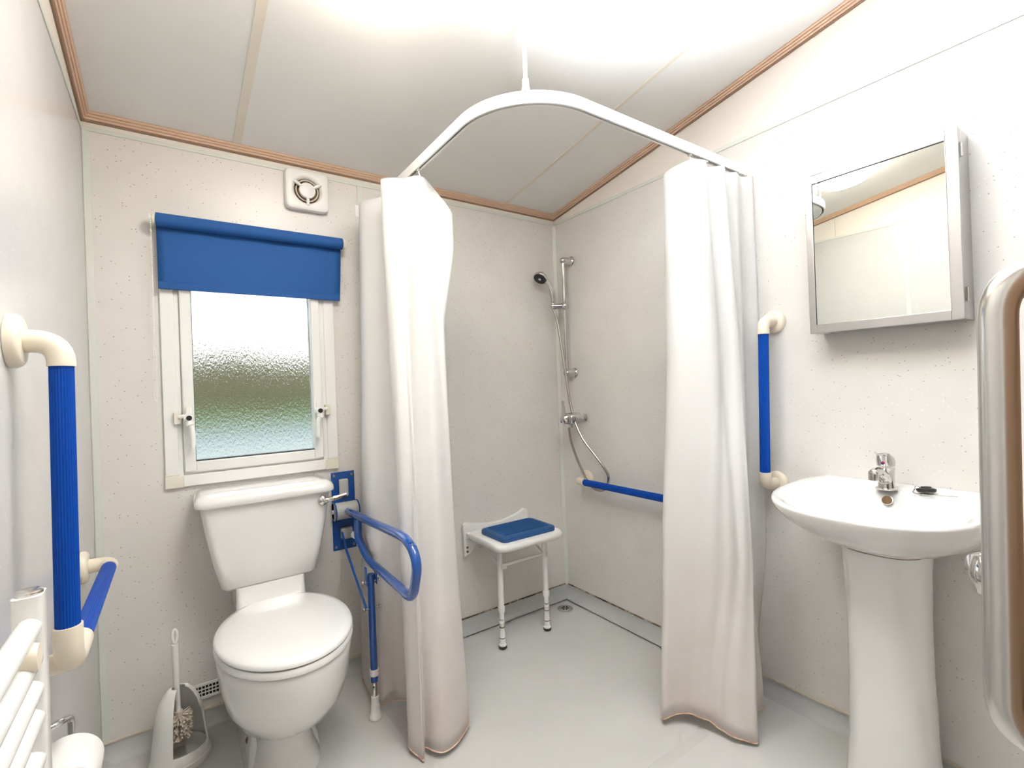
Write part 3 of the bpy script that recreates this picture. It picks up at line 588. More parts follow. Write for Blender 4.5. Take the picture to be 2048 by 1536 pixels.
# ================================================================ SHOWER
# curtain rail
RX, RY, RZ = 0.708, 0.965, 1.895
cr = thing('curtain_rail', 'white curved curtain rail hung from the ceiling round the shower', 'curtain rail', (RX, RY, RZ))
arc = []
Rr = 0.24
path = [(RX, YB-0.012), (RX, RY+Rr)] + [(RX+Rr-Rr*cos(a), RY+Rr-Rr*sin(a)) for a in [pi/2*k/18 for k in range(1, 19)]] + [(XR-0.010, RY)]
def sweep(mb, path, prof):
    rings = []
    for i, p in enumerate(path):
        a = Vector(path[max(i-1, 0)]); b = Vector(path[min(i+1, len(path)-1)]); d = (b-a).normalized(); nn = Vector((d.y, -d.x))
        rings.append([(p[0]+nn.x*u, p[1]+nn.y*u, z) for u, z in prof])
    mb.loft(rings)
mb = MB(); h = 0.009; T_ = RZ+0.034
sweep(mb, path, [(-h, RZ), (-0.003, RZ), (-0.003, RZ+0.004), (-h+0.002, RZ+0.004), (-h+0.002, T_-0.012), (h-0.002, T_-0.012), (h-0.002, RZ+0.004), (0.003, RZ+0.004), (0.003, RZ), (h, RZ), (h, T_-0.001), (h-0.001, T_), (-h+0.001, T_), (-h, T_-0.001)])
obj('track', mb, 'track_white', cr, smooth=30)
mb = MB(); sweep(mb, path, [(-0.0065, RZ+0.006), (0.0065, RZ+0.006), (0.0065, RZ+0.009), (-0.0065, RZ+0.009)]); obj('track_slot', mb, 'gasket', cr, smooth=30)
mb = MB(); mb.box((RX-0.056, YB-0.004, RZ-0.012), (RX+0.018, YB-0.0005, RZ+0.040)); mb.box((RX-0.014, YB-0.040, RZ-0.006), (RX+0.013, YB-0.002, RZ+0.040)); obj('wall_bracket', mb, 'white_plastic', cr, bevel=0.004)
mb = MB(); mb.box((XR-0.004, RY-0.020, RZ-0.008), (XR-0.0005, RY+0.020, RZ+0.044)); mb.box((XR-0.035, RY-0.013, RZ-0.005), (XR-0.002, RY+0.013, RZ+0.040)); obj('wall_bracket', mb, 'white_plastic', cr, bevel=0.004)
rodp = (RX+Rr-Rr*cos(pi/4*1.12), RY+Rr-Rr*sin(pi/4*1.12))
mb = MB(); mb.tube([(*rodp, T_), (*rodp, zc(rodp[1]))], 0.0055, 14); rod = obj('ceiling_rod', mb, 'track_white', cr)
mb = MB(); mb.lathe((*rodp, T_-0.002), (0, 0, 1), [(0.011, 0), (0.011, 0.012), (0.009, 0.014), (0.009, 0.035), (0.006, 0.038)], 18); obj('rod_socket', mb, 'track_white', rod)
mb = MB(); mb.lathe((*rodp, zc(rodp[1])-0.012), (0, 0, 1), [(0.012, 0), (0.02, 0.016)], 18); obj('ceiling_cup', mb, 'track_white', rod)

def crm(P, t):
    n = len(P)-1; i = min(int(t*n), n-1); f = t*n-i
    a = P[i-1] if i else P[0]*2-P[1]; b, c = P[i], P[i+1]; d = P[i+2] if i+2 <= n else P[n]*2-P[n-1]
    return 0.5*((2*b)+(c-a)*f+(2*a-5*b+4*c-d)*f*f+(3*b-a-3*c+d)*f**3)
def curtain(label, levels, ztop, zbot, hooks, ripple):
    """levels: [(s, [(x,y)...])] with s=0 at the top hem and 1 at the floor; ztop/zbot per control point"""
    K = len(levels[0][1]); NU, NV = 150, 44
    root = thing('shower_curtain', label, 'curtain', (levels[-1][1][K//2][0], levels[-1][1][K//2][1], 0.0), 'white shower curtains')
    zt_ = [Vector((z, 0)) for z in ztop]; zb_ = [Vector((z, 0)) for z in zbot]
    lv = [(s, [Vector(p) for p in pts]) for s, pts in levels]
    rows = []
    for j in range(NV+1):
        s = j/NV
        k = max(i for i in range(len(lv)-1) if lv[i][0] <= s+1e-9); f = (s-lv[k][0])/(lv[k+1][0]-lv[k][0]); f = f*f*(3-2*f)*0.5+f*0.5
        row = []
        for i in range(NU+1):
            t = i/NU; p = crm(lv[k][1], t)*(1-f)+crm(lv[k+1][1], t)*f
            z = crm(zt_, t).x*(1-s)+crm(zb_, t).x*s
            wv = ripple*sin(t*61+2.2*sin(3*s+t*9))*sin(pi*min(1, s*3+0.15)/1.0*0.5)
            row.append(Vector((p.x+wv, p.y+wv*0.7, z)))
        rows.append(row)
    mb = MB(); mb.loft(rows, closed=False); cl = obj('cloth', mb, 'curtain_cloth', root, smooth=80, solid=0.0012)
    mb = MB(); mb.tube([p+Vector((0, 0, 0.001)) for p in rows[-1]], 0.0026, 6); obj('hem', mb, 'hem_stain', root)
    mb = MB(); mb.loft([[r[-1]+Vector((dx, dy, 0)) for dx, dy in ((-0.0015, -0.0015), (0.0015, -0.0015), (0.0015, 0.0015), (-0.0015, 0.0015))] for r in rows]); obj('edge_seam', mb, 'curtain_cloth', root)
    for (hx2, hy2) in hooks:
        mb = MB(); mb.tube([(hx2, hy2, RZ+0.010), (hx2, hy2, RZ-0.012), (hx2+0.004, hy2, RZ-0.022), (hx2, hy2+0.001, RZ-0.034), (hx2-0.004, hy2, RZ-0.024)], 0.0022, 8); mb.box((hx2-0.005, hy2-0.005, RZ-0.006), (hx2+0.005, hy2+0.005, RZ+0.001)); obj('hook', mb, 'white_plastic', root)
    return root
ZT = RZ-0.022
curtain('white shower curtain bunched beside the toilet, hanging from the back of the rail',
    [(0.0, [(0.690, 2.025), (0.655, 1.955), (0.612, 1.845), (0.655, 1.765), (0.690, 1.700), (0.610, 1.615), (0.640, 1.572), (0.664, 1.566), (0.712, 1.515), (0.762, 1.532), (0.828, 1.510), (0.80, 1.60)]),
     (0.07, [(0.685, 2.025), (0.650, 1.955), (0.608, 1.84), (0.652, 1.76), (0.690, 1.69), (0.608, 1.61), (0.640, 1.562), (0.664, 1.562), (0.708, 1.508), (0.760, 1.520), (0.822, 1.500), (0.80, 1.60)]),
     (0.23, [(0.670, 2.025), (0.640, 1.955), (0.600, 1.82), (0.650, 1.75), (0.690, 1.67), (0.602, 1.58), (0.634, 1.532), (0.660, 1.545), (0.700, 1.486), (0.745, 1.492), (0.775, 1.500), (0.79, 1.60)]),
     (0.60, [(0.655, 2.025), (0.615, 1.955), (0.585, 1.78), (0.648, 1.72), (0.690, 1.65), (0.594, 1.52), (0.618, 1.458), (0.642, 1.480), (0.688, 1.440), (0.738, 1.455), (0.776, 1.485), (0.77, 1.59)]),
     (1.0, [(0.640, 2.025), (0.590, 1.955), (0.568, 1.745), (0.644, 1.694), (0.680, 1.640), (0.588, 1.485), (0.604, 1.412), (0.626, 1.446), (0.668, 1.396), (0.735, 1.415), (0.800, 1.475), (0.78, 1.58)])],
    [ZT]*8+[ZT, ZT-0.018, ZT-0.115, ZT-0.115], [0.030, 0.03, 0.030, 0.03, 0.035, 0.024, 0.006, 0.014, 0.010, 0.010, 0.018, 0.02],
    [(RX, 1.97), (RX, 1.79), (RX, 1.66), (RX, 1.515)], 0.0022)
curtain('white shower curtain hanging beside the upright blue rail on the right wall',
    [(0.0, [(1.47, 1.10), (1.405, 1.045), (1.420, 0.968), (1.470, 0.935), (1.520, 0.965), (1.565, 0.925), (1.605, 0.970), (1.650, 0.935), (1.700, 0.945), (1.738, 0.924)]),
     (0.35, [(1.45, 1.10), (1.385, 1.045), (1.405, 0.960), (1.465, 0.915), (1.510, 0.930), (1.555, 0.890), (1.600, 0.940), (1.640, 0.925), (1.690, 0.945), (1.738, 0.922)]),
     (0.70, [(1.42, 1.12), (1.345, 1.060), (1.390, 0.985), (1.425, 0.920), (1.475, 0.875), (1.515, 0.850), (1.575, 0.915), (1.630, 0.925), (1.680, 0.945), (1.738, 0.922)]),
     (1.0, [(1.40, 1.14), (1.322, 1.075), (1.375, 1.035), (1.402, 0.960), (1.412, 0.890), (1.462, 0.828), (1.545, 0.900), (1.612, 0.885), (1.655, 0.93), (1.72, 0.975)])],
    [ZT-0.02, ZT-0.015]+[ZT]*8, [0.02, 0.012, 0.030, 0.034, 0.022, 0.012, 0.02, 0.030, 0.03, 0.03],
    [(1.43, RY), (1.52, RY), (1.61, RY), (1.70, RY)], 0.0022)

# floor drain
dr = thing('floor_drain', 'round steel floor drain in the shower corner', 'drain', (1.632, 1.925, SD))
mb = MB(); mb.lathe((1.632, 1.925, SD), (0, 0, 1), [(0.040, 0.0), (0.040, 0.002), (0.036, 0.0035), (0.024, 0.0035)], 32); mb.lathe((1.632, 1.925, SD), (0, 0, 1), [(0.0, 0.0025), (0.024, 0.0026)], 32, (False, False)); obj('ring', mb, 'satin_steel', dr, smooth=40)
for k in range(6):
    a = k*pi/3+0.3; d = Vector((cos(a), sin(a), 0)); c_ = Vector((1.632, 1.925, SD+0.0036)); mb = MB()
    nn = Vector((-d.y, d.x, 0))*0.0035; mb.prism([c_+d*0.007-nn*0.7, c_+d*0.020-nn, c_+d*0.020+nn, c_+d*0.007+nn*0.7], (0, 0, 0.0006)); obj('slot', mb, 'dark_hole', dr, smooth=0)

# fold-down shower seat
SZ = 0.472
ss = thing('folding_shower_stool', 'fold-down white shower seat with a ribbed blue pad', 'shower seat', (1.30, YB, 0.0))
pl0 = [(1.105, 0.350), (1.105, 0.500), (1.120, 0.512), (1.150, 0.505)] + [(1.15+0.28*k/10, 0.505-0.022*sin(pi*k/10)) for k in range(1, 10)] + [(1.43, 0.506), (1.462, 0.520), (1.480, 0.512), (1.480, 0.360), (1.45, 0.372), (1.42, 0.40), (1.17, 0.395), (1.14, 0.362)]
mb = MB(); mb.prism([(x, YB-0.0005, z) for x, z in pl0], (0, -0.020, 0)); obj('wall_plate', mb, 'white_plastic', ss, bevel=0.003)
for x, z in ((1.122, 0.395), (1.122, 0.375), (1.465, 0.395), (1.117, 0.495), (1.467, 0.500)):
    mb = MB(); mb.lathe((x, YB-0.020, z), (0, -1, 0), [(0.006, 0), (0.006, 0.002), (0.002, 0.003)], 12); obj('screw', mb, 'rust' if z < 0.45 else 'white_plastic', ss)
mb = MB()
def seatring(s, z, r=0.045): return rrect(1.108+s, 1.474-s, 1.712+s, YB-0.035-s*0.4, z, r)
mb.loft([seatring(0.012, SZ-0.032), seatring(0.004, SZ-0.028), seatring(0, SZ-0.018), seatring(0, SZ-0.008), seatring(0.004, SZ-0.001), seatring(0.012, SZ)]); obj('seat', mb, 'white_plastic', ss, smooth=50)
for x in (1.128, 1.456):
    mb = MB(); mb.box((x-0.011, YB-0.045, SZ-0.034), (x+0.011, YB-0.015, SZ-0.008)); obj('hinge', mb, 'white_plastic', ss, bevel=0.003)
mb = MB(); rows = []
def pad(s, z): return rrect(1.150+s, 1.445-s, 1.745+s, 1.945-s, z, 0.022)
mb.loft([pad(0.002, SZ-0.001), pad(0, SZ+0.003), pad(0, SZ+0.016), pad(0.003, SZ+0.021), pad(0.009, SZ+0.0235), pad(0.03, SZ+0.0235)]); padb = obj('pad', mb, 'blue_pad', ss, smooth=50)
for k in range(8):
    y = 1.778+k*0.0195; mb = MB(); mb.tube([(1.176, y, SZ+0.0225), (1.182, y, SZ+0.0245), (1.413, y, SZ+0.0245), (1.419, y, SZ+0.0225)], 0.0046, 8); obj('rib', mb, 'blue_pad', padb)
for lx in (1.170, 1.424):
    ly = 1.815; mb = MB(); mb.tube([(lx, ly, SZ-0.02), (lx, ly, 0.155)], 0.0125, 16); lg = obj('leg', mb, 'white_plastic', ss)
    mb = MB(); mb.lathe((lx, ly, 0.150), (0, 0, 1), [(0.0145, 0), (0.0155, 0.004), (0.0155, 0.024), (0.013, 0.026)], 18); obj('collar', mb, 'white_plastic', lg)
    mb = MB(); mb.tube([(lx, ly, 0.155), (lx, ly, 0.120)], 0.0108, 14); obj('inner_tube', mb, 'white_plastic', lg)
    mb = MB(); mb.tube([(lx, ly, 0.122), (lx, ly, 0.09)], 0.0086, 14); obj('steel_tube', mb, 'satin_steel', lg)
    for z, rr, hh in ((0.098, 0.0125, 0.004), (0.082, 0.0125, 0.004), (0.034, 0.013, 0.004)):
        mb = MB(); mb.lathe((lx, ly, z), (0, 0, 1), [(rr-0.001, 0), (rr, 0.001), (rr, hh-0.001), (rr-0.001, hh)], 16); obj('rust_ring', mb, 'rust', lg)
    mb = MB(); mb.lathe((lx, ly, SD+0.012), (0, 0, 1), [(0.0165, 0), (0.0165, 0.006), (0.0125, 0.010), (0.0120, 0.055), (0.0108, 0.058), (0.0108, 0.092), (0.0125, 0.094), (0.0125, 0.106), (0.010, 0.110)], 18); obj('ferrule', mb, 'white_plastic', lg, smooth=40)
    mb = MB(); mb.lathe((lx, ly, SD+0.0005), (0, 0, 1), [(0.016, 0), (0.0185, 0.002), (0.0185, 0.010), (0.016, 0.0125)], 18); obj('rubber_foot', mb, 'black_rubber', lg)
    mb = MB(); mb.tube([(lx-0.002, ly+0.010, 0.352), (lx, YB-0.06, 0.432), (lx, YB-0.03, 0.436)], 0.0058, 10); obj('brace', mb, 'white_plastic', ss)
mb = MB(); mb.tube([(1.165, 1.815, 0.352), (1.428, 1.815, 0.352)], 0.0068, 12); obj('crossbar', mb, 'white_plastic', ss)
for lx in (1.170, 1.424):
    mb = MB(); mb.box((lx-0.002, 1.796, 0.340), (lx+0.026 if lx < 1.3 else lx+0.004, 1.806, 0.364)); obj('crossbar_clip', mb, 'white_plastic', ss, bevel=0.003)

# riser rail
rx_, ry_ = 1.695, 1.915
rs = thing('shower_riser_rail', 'chrome upright riser rail with slider on the shower wall', 'shower rail', (XR, ry_, 1.195))
mb = MB(); mb.tube([(rx_, ry_, 1.215), (rx_, ry_, 1.785)], 0.0095, 18); obj('pole', mb, 'chrome', rs)
for z in (1.205, 1.793):
    mb = MB(); mb.lathe((XR-0.0005, ry_-0.006, z), (-1, 0.10, 0), [(0.027, 0), (0.027, 0.003), (0.0215, 0.006), (0.0195, 0.016), (0.0185, 0.045), (0.0165, 0.058), (0.010, 0.066), (0.001, 0.069)], 26); obj('bracket', mb, 'chrome' if z > 1.5 else 'chrome', rs, smooth=50)
sz = 1.555
mb = MB(); mb.sphere((rx_, ry_, sz), 0.022, 20, 14, (1, 1, 1)); mb.tube([(rx_, ry_, sz), (rx_-0.050, ry_+0.030, sz)], 0.0155, 18); mb.sphere((rx_-0.053, ry_+0.032, sz), 0.0175, 18, 12); obj('slider', mb, 'chrome', rs, smooth=60)
# handset and hose
hsx, hsy = rx_-0.053, ry_+0.032
hs = thing('shower_handset', 'chrome shower handset with hose, held on the riser rail', 'shower head', (hsx, hsy, sz))
mb = MB(); mb.tube(bez((hsx, hsy, sz+0.008), (hsx+0.001, hsy-0.004, sz+0.03), (1.636, 1.944, 1.630), (1.620, 1.950, 1.672), (1.594, 1.962, 1.706), n=6), [0.0095]*4+[0.0125]*5+[0.0142]*6+[0.0140]*4+[0.0145]*5+[0.016], 16); obj('stem', mb, 'chrome', hs, smooth=60)
ax = Vector((-0.60, -0.16, -0.78)).normalized(); hc = Vector((1.582, 1.964, 1.704))
mb = MB(); mb.lathe(hc, ax, [(0.004, -0.023), (0.020, -0.020), (0.031, -0.012), (0.037, -0.002), (0.0375, 0.008), (0.035, 0.011)], 28); hd = obj('head', mb, 'chrome', hs, smooth=60)
mb = MB(); mb.lathe(hc, ax, [(0.0335, 0.008), (0.0335, 0.0125), (0.030, 0.0135), (0.0, 0.0135)], 28); obj('spray_face', mb, 'grey_plastic' if 0 else 'gasket', hd)
mb = MB(); mb.lathe(hc, ax, [(0.008, 0.013), (0.0075, 0.015), (0, 0.0152)], 16); obj('spray_button', mb, 'satin_steel', hd)
hpts = bez((hsx, hsy, sz-0.012), (1.660, 1.935, 1.470), (1.668, 1.905, 1.260), (1.670, 1.862, 1.02), (1.672, 1.800, 0.885), (1.690, 1.705, 0.775), (1.712, 1.664, 0.700), (1.722, 1.690, 0.636), (1.722, 1.745, 0.614), (1.715, 1.800, 0.640), (1.690, 1.845, 0.745), (1.664, 1.866, 0.850), (1.653, 1.870, 0.925), n=22)
rr_ = [0.0062+(0.0007 if i % 2 else 0) for i in range(len(hpts))]
mb = MB(); mb.tube(hpts, rr_, 12); obj('hose', mb, 'hose_steel', hs, smooth=30)
# valve
vz, vy = 0.970, 1.842
sv = thing('shower_valve', 'chrome lever mixer valve on the shower wall', 'shower valve', (XR, vy, vz))
vd = Vector((-1, 0.24, 0.02)).normalized(); v0 = Vector((XR-0.001, vy, vz))
mb = MB(); mb.lathe(v0, vd, [(0.021, 0), (0.021, 0.004), (0.015, 0.010), (0.0115, 0.013), (0.0115, 0.040)], 24); obj('wall_union', mb, 'chrome', sv, smooth=40)
mb = MB(); mb.lathe(v0+vd*0.032, vd, [(0.016, 0), (0.029, 0.006), (0.031, 0.018), (0.031, 0.062), (0.029, 0.065)], 28); obj('body', mb, 'chrome', sv, smooth=40)
mb = MB(); mb.lathe(v0+vd*0.098, vd, [(0.0285, 0), (0.0295, 0.006), (0.027, 0.022), (0.020, 0.036), (0.010, 0.043), (0.001, 0.045)], 28); lv_ = obj('lever_hub', mb, 'chrome', sv, smooth=60)
pL = v0+vd*0.120
mb = MB(); mb.hexa([pL+Vector(q) for q in ((-0.010, -0.011, 0.018), (0.002, -0.011, 0.020), (0.002, 0.011, 0.020), (-0.010, 0.011, 0.018), (-0.012, -0.0075, 0.092), (-0.007, -0.0075, 0.092), (-0.007, 0.0075, 0.092), (-0.012, 0.0075, 0.092))]); obj('lever', mb, 'chrome', lv_, bevel=0.002)
pO = v0+vd*0.085
mb = MB(); mb.lathe(pO+Vector((0, 0, -0.024)), (0, 0, -1), [(0.009, 0), (0.0095, 0.010), (0.0105, 0.011), (0.0105, 0.022), (0.007, 0.024)], 16); obj('outlet', mb, 'chrome', sv)
for s, mt in ((1, 'blue_dot'), (-1, 'red_dot')):
    q = v0+vd*0.127+Vector((0, 0.0, 0.0)); mb = MB(); mb.tube([q+Vector((-0.004, s*0.010, -0.022)), q+Vector((-0.004, s*0.019, -0.012))], 0.0018, 8); obj('temperature_mark', mb, mt, lv_)

# ================================================================ WALL FITTINGS
# roller blind
bl_ = thing('roller_blind', 'blue roller blind partly drawn over the window', 'blind', (0.27, YB, 1.75))
zT, yT = 1.748, YB-0.042
mb = MB(); mb.tube([(-0.027, yT, zT), (0.582, yT, zT)], 0.0225, 28); obj('roll', mb, 'blind_cloth', bl_, smooth=40)
mb = MB(); rows = []
for k in range(21):
    z = zT-0.002-(zT-0.002-1.520)*k/20; yy = yT+0.018-0.004*sin(pi*k/20)
    rows.append([(-0.027+0.001*k/20+(0.609-0.012*k/20)*i/24, yy+0.0012*sin(i*0.9+k*0.15), z) for i in range(25)])
mb.loft(rows, closed=False); obj('cloth', mb, 'blind_cloth', bl_, solid=0.0012, smooth=60)
mb = MB(); mb.box((-0.026, yT+0.0125, 1.519), (0.569, yT+0.0185, 1.545)); obj('bottom_bar', mb, 'blind_cloth', bl_, bevel=0.002)
for x, s in ((-0.029, -1), (0.584, 1)):
    mb = MB(); mb.cyl((x, yT, zT), (x+s*0.008, yT, zT), 0.0205, n=24); mb.box((x+s*0.002-0.004, yT-0.01, zT-0.014), (x+s*0.002+0.004, YB-0.0005, zT+0.014)); obj('bracket', mb, 'upvc_cream', bl_, bevel=0.001)
mb = MB(); mb.cyl((-0.037, yT, zT), (-0.045, yT, zT), 0.016, n=20); obj('chain_wheel', mb, 'white_plastic', bl_)
mb = MB(); loop = fillet([(-0.0405, yT-0.016, zT), (-0.041, yT-0.022, 1.40), (-0.049, yT-0.012, 1.16), (-0.043, yT+0.002, 1.135), (-0.037, yT+0.014, 1.16), (-0.041, yT+0.016, 1.40), (-0.0405, yT+0.016, zT)], [0.08, 0.02, 0.012, 0.02, 0.08], 6)
acc = 0; step = 0.0062; last = loop[0]
for q in loop[1:]:
    d = (q-last).length; t_ = step-acc
    while t_ <= d: mb.sphere(last+(q-last)*(t_/d), 0.0021, 6, 4); t_ += step
    acc = (acc+d) % step; last = q
mb.tube(loop, 0.0006, 5); ch = obj('bead_chain', mb, 'upvc', bl_); ch['kind'] = 'stuff'

# extractor fan
fx0, fx1, fz0, fz1 = 0.378, 0.542, 1.866, 2.024
fc = Vector((0.4605, YB, 1.9465))
fan = thing('extractor_fan', 'white square extractor fan with a round grille, high on the window wall', 'fan', (fc.x, YB, fc.z))
def sqring(half, y, n=48, p=9.0):
    out = []
    for k in range(n):
        t = 2*pi*k/n; c, s = cos(t), sin(t); e = 2/p; out.append((fc.x+half*math.copysign(abs(c)**e, c), y, fc.z+half*0.97*math.copysign(abs(s)**e, s)))
    return out
def cring(r, y, n=48): return [(fc.x+r*cos(2*pi*k/n), y, fc.z+r*sin(2*pi*k/n)) for k in range(n)]
mb = MB(); mb.loft([sqring(0.079, YB-0.0005), sqring(0.081, YB-0.010), sqring(0.081, YB-0.022), sqring(0.078, YB-0.028), sqring(0.070, YB-0.031), cring(0.060, YB-0.031), cring(0.056, YB-0.030), cring(0.049, YB-0.022), cring(0.047, YB-0.008)], caps=(True, False)); obj('housing', mb, 'upvc', fan, smooth=40)
mb = MB(); mb.loft([cring(0.0475, YB-0.009), cring(0.0475, YB-0.011), cring(0.001, YB-0.011)]); obj('fan_void', mb, 'bolt_cap', fan)
mb = MB(); mb.torus((fc.x, YB-0.021, fc.z), (0, 1, 0), 0.0405, 0.0024, 40, 8); obj('ring', mb, 'cap', fan)
mb = MB(); mb.lathe((fc.x, YB-0.014, fc.z), (0, -1, 0), [(0.030, 0), (0.031, 0.010), (0.030, 0.016), (0.026, 0.018), (0, 0.0185)], 36); obj('centre_disc', mb, 'upvc', fan, smooth=50)
for a in (-pi/2, pi/2+1.05, pi/2-1.05):
    d = Vector((cos(a), 0, sin(a))); mb = MB(); mb.tube([fc+d*0.026+Vector((0, -0.028, 0)), fc+d*0.042+Vector((0, -0.032, 0)), fc+d*0.060+Vector((0, -0.030, 0))], [0.005, 0.0068, 0.005], 12); obj('grille_arm', mb, 'upvc', fan)

# wall vent by the floor
vn = thing('wall_vent', 'small white grille vent low on the wall behind the toilet', 'vent', (0.10, YB, 0.12))
vx0, vx1, vz0, vz1 = -0.012, 0.222, 0.098, 0.150
mb = MB(); mb.box((vx0+0.004, YB-0.002, vz0+0.004), (vx1-0.004, YB-0.0005, vz1-0.004)); obj('dark_gap', mb, 'dark_hole', vn, smooth=0)
mb = MB(); frame(mb, vx0, vx1, vz0, vz1, 0.0085, YB-0.006, YB-0.0004); obj('frame', mb, 'upvc', vn, bevel=0.001)
for k in (1, 2):
    z = vz0+0.0085+k*(vz1-vz0-0.017)/3; mb = MB(); mb.box((vx0+0.008, YB-0.005, z-0.0016), (vx1-0.008, YB-0.002, z+0.0016)); obj('slat', mb, 'upvc', vn, smooth=0)
x = vx0+0.017
while x < vx1-0.012:
    mb = MB(); mb.box((x-0.0014, YB-0.0054, vz0+0.008), (x+0.0014, YB-0.0018, vz1-0.008)); obj('grille_bar', mb, 'upvc', vn, smooth=0); x += 0.0105

# ---------------------------------------------------------------- toilet brush and holder
bx, by = -0.008, 1.895
bh = thing('brush_holder', 'white plastic toilet brush holder with an open front, on the floor', 'brush holder', (bx, by, 0))
mb = MB(); NN = 48
def hr(ax, ay, z, dx=0.0, dy=0.0): return [(bx+dx+ax*cos(2*pi*k/NN), by+dy+ay*sin(2*pi*k/NN), z) for k in range(NN)]
def opening(k, z):    # front opening, seen from the camera side
    a = 2*pi*k/NN; d = (a-radians(298)+pi) % (2*pi)-pi
    if z < 0.055 or z > 0.26: return False
    wdt = radians(44) if z < 0.17 else radians(40)
    return abs(d) < wdt
lv = [(0.0805, 0.075, 0.0005), (0.0805, 0.075, 0.018), (0.076, 0.070, 0.020), (0.074, 0.068, 0.05), (0.0725, 0.066, 0.06), (0.069, 0.063, 0.09), (0.065, 0.060, 0.125), (0.060, 0.055, 0.16), (0.052, 0.048, 0.190), (0.041, 0.038, 0.212), (0.029, 0.027, 0.226), (0.018, 0.016, 0.232)]
vs = []; fs = []
for a_, b_, z in lv: vs += hr(a_, b_, z)
for j in range(len(lv)-1):
    zm = (lv[j][2]+lv[j+1][2])/2
    for k in range(NN):
        if opening(k+0.5, zm): continue
        fs.append((j*NN+k, j*NN+(k+1) % NN, (j+1)*NN+(k+1) % NN, (j+1)*NN+k))
fs.append(tuple(range(NN-1, -1, -1)))
mb.add(vs, fs); obj('body', mb, 'white_plastic', bh, solid=0.004, smooth=50)
mb = MB(); mb.loft([hr(0.070, 0.064, 0.004), hr(0.069, 0.063, 0.045)], caps=(True, False)); mb.loft([hr(0.060, 0.055, 0.012), hr(0.069, 0.063, 0.045)], caps=(True, False)); obj('inner_cup', mb, 'white_plastic', bh, smooth=50)
tb = thing('toilet_brush', 'white toilet brush standing in its holder beside the toilet', 'brush', (bx, by, 0.06))
mb = MB(); mb.tube([(bx-0.002, by, 0.150), (bx-0.004, by, 0.235), (bx-0.005, by, 0.370)], [0.0075, 0.0078, 0.0100], 14)
cc = Vector((bx-0.005, by, 0.395)); NR = 20
for off_ in (0,):
    ring_ = [cc+Vector((0.0062*cos(2*pi*k/NR), 0, 0.021*sin(2*pi*k/NR))) for k in range(NR+1)]; mb.tube(ring_, 0.0044, 8)
obj('handle', mb, 'white_plastic', tb, smooth=50)
mb = MB(); mb.tube([(bx-0.002, by, 0.158), (bx-0.002, by, 0.085)], [0.012, 0.008], 12); obj('core', mb, 'bristle', tb)
mb = MB()
for k in range(230):
    a = random.uniform(0, 2*pi); z = random.uniform(0.082, 0.150); e = random.uniform(-0.35, 0.25)-(0.15-z)*5; L_ = random.uniform(0.024, 0.032)
    p0 = Vector((bx-0.002+0.008*cos(a), by+0.008*sin(a), z)); p1 = p0+Vector((cos(a)*cos(e), sin(a)*cos(e), sin(e)))*L_
    mb.tube([p0, (p0+p1)/2+Vector((0, 0, 0.001)), p1], [0.0012, 0.0022, 0.0032], 5)
o = obj('bristles', mb, 'bristle', tb); o['kind'] = 'stuff'

# ---------------------------------------------------------------- toilet roll and holder
trx, tr0, tr1, trz = -0.163, 1.050, 1.150, 0.540
rh = thing('roll_holder', 'chrome toilet roll holder on the left wall behind the towel radiator', 'roll holder', (XL, 1.17, trz+0.07))
mb = MB(); mb.lathe((XL+0.0005, 1.120, trz+0.060), (1, 0, 0), [(0.026, 0), (0.025, 0.006), (0.014, 0.013), (0.001, 0.014)], 22); obj('rose', mb, 'chrome', rh, smooth=60)
mb = MB(); mb.tube(fillet([(XL+0.008, 1.120, trz+0.060), (XL+0.040, 1.130, trz+0.066), (XL+0.050, 1.175, trz+0.05), (trx, 1.175, trz-0.012), (trx, 1.03, trz-0.012)], [0.015, 0.015, 0.015]), 0.0055, 12); obj('arm', mb, 'chrome', rh)
mb = MB(); mb.tube([(trx, 1.045, trz-0.012), (trx, 1.030, trz-0.012)], [0.010, 0.012], 16); obj('end_stop', mb, 'chrome', rh)
rl = thing('toilet_roll', 'white toilet roll on the chrome holder below the grab rail', 'toilet roll', (trx, 1.17, trz))
mb = MB(); rr0, rr1 = 0.019, 0.047; Nn = 40; zr = trz-0.015
def cy(r, y): return [(trx+r*cos(2*pi*k/Nn), y, zr+r*sin(2*pi*k/Nn)) for k in range(Nn)]
mb.loft([cy(rr0, tr0), cy(rr1-0.003, tr0), cy(rr1, tr0+0.003), cy(rr1, tr1-0.003), cy(rr1-0.003, tr1), cy(rr0, tr1)], caps=(False, False)); obj('paper', mb, 'paper', rl, smooth=40)
mb = MB(); mb.loft([cy(rr0+0.0005, tr0+0.0005), cy(rr0+0.0005, tr1-0.0005)], caps=(False, False)); obj('core', mb, 'cardboard', rl, solid=0.001)

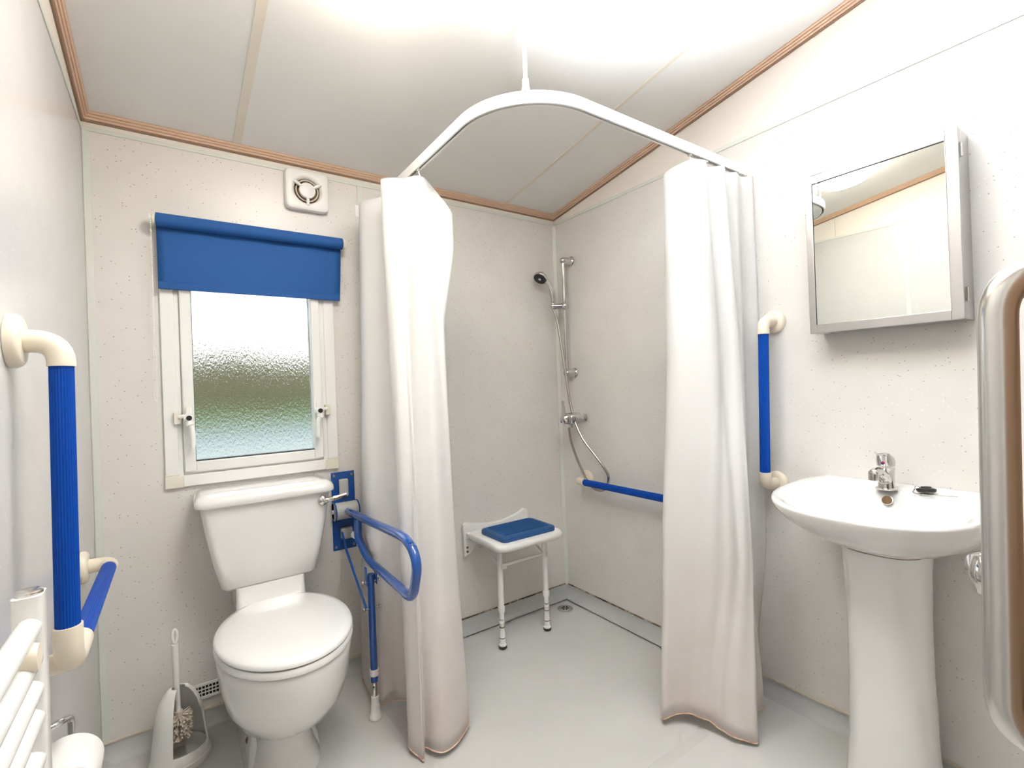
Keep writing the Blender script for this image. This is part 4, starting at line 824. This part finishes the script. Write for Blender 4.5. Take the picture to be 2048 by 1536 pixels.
# ---------------------------------------------------------------- towel radiator
px0, py0_, ptop = -0.123, 0.705, 0.952
rad = thing('towel_radiator', 'white ladder towel radiator on the left wall, nearest the viewer', 'radiator', (px0, 0.45, 0.15))
for yy in (py0_, 0.205):
    mb = MB(); mb.loft([rrect(px0-0.016, px0+0.008, yy-0.014, yy+0.016, z, 0.006, 4) for z in (0.15, ptop)]); pst = obj('post', mb, 'radiator_white', rad, smooth=40)
    mb = MB(); mb.lathe((px0-0.004, yy+0.002, ptop), (0, 0, 1), [(0.0115, 0), (0.0115, 0.003), (0.009, 0.0045)], 20); obj('vent_cap', mb, 'satin_steel', pst)
zz = [0.921, 0.888, 0.858, 0.829, 0.786, 0.757, 0.728, 0.66, 0.631, 0.602, 0.573, 0.505, 0.476, 0.447, 0.418, 0.35, 0.321, 0.292, 0.263, 0.20]
for z in zz:
    mb = MB(); mb.tube([(px0-0.003, py0_-0.010, z), (px0-0.003, 0.215, z)], 0.0105, 16); obj('bar', mb, 'radiator_white', rad)
mb = MB(); mb.tube([(XL+0.001, py0_-0.045, 0.903), (XL+0.06, py0_-0.045, 0.903)], 0.013, 18); bk = obj('wall_bracket', mb, 'cream_plastic', rad)
mb = MB(); mb.tube([(XL+0.06, py0_-0.045, 0.903), (XL+0.068, py0_-0.045, 0.903)], 0.010, 18); obj('bracket_screw', mb, 'brass', bk)
mb = MB(); mb.lathe((XL+0.068, py0_-0.045, 0.903), (1, 0, 0), [(0.0135, 0), (0.0135, 0.028), (0.012, 0.032)], 20); obj('bracket_cap', mb, 'cream_plastic', bk)

# ---------------------------------------------------------------- door, standing ajar at the right edge of the view
da = radians(33); de = Vector((cos(da), sin(da), 0)); dn = Vector((-sin(da), cos(da), 0))
hpole = Vector((0.695, 0.122, 0)); q0 = hpole-dn*0.066
far = q0+de*0.076; hinge = far-de*0.70
dr_ = bpy.data.objects.new('door_1', None); COL.objects.link(dr_); dr_.location = (hinge.x, hinge.y, 0.0); dr_['_o'] = (hinge.x, hinge.y, 0.0)
struct(dr_, 'brown wooden door standing ajar with a steel pull handle')
mb = MB(); A = hinge-dn*0.036; B_ = far-dn*0.036
mb.prism([(hinge.x, hinge.y, 0.01), (A.x, A.y, 0.01), (B_.x, B_.y, 0.01), (far.x, far.y, 0.01)], (0, 0, 1.95)); obj('leaf', mb, 'door_wood', dr_, bevel=0.002)
p0 = Vector((0.691, 0.127, 0.770)); p1 = Vector((0.697, 0.121, 1.246)); 
def onface(p): return p-dn*((p-q0).dot(dn))
mb = MB(); mb.tube(fillet([onface(p1)+Vector((0, 0, 0)), p1, p0, onface(p0)], [0.045, 0.045], 10), 0.0158, 22); hd_ = obj('pull_handle', mb, 'satin_steel', dr_, smooth=50)
kn = onface(Vector((0.790, 0.15, 0.905)))
mb = MB(); mb.lathe(kn, dn, [(0.026, 0), (0.026, 0.006), (0.010, 0.010), (0.010, 0.028), (0.022, 0.034), (0.0255, 0.046), (0.022, 0.056), (0.001, 0.060)], 26); obj('door_knob', mb, 'chrome', dr_, smooth=60)

for o in list(SC.objects):
    if '_o' in o: del o['_o']
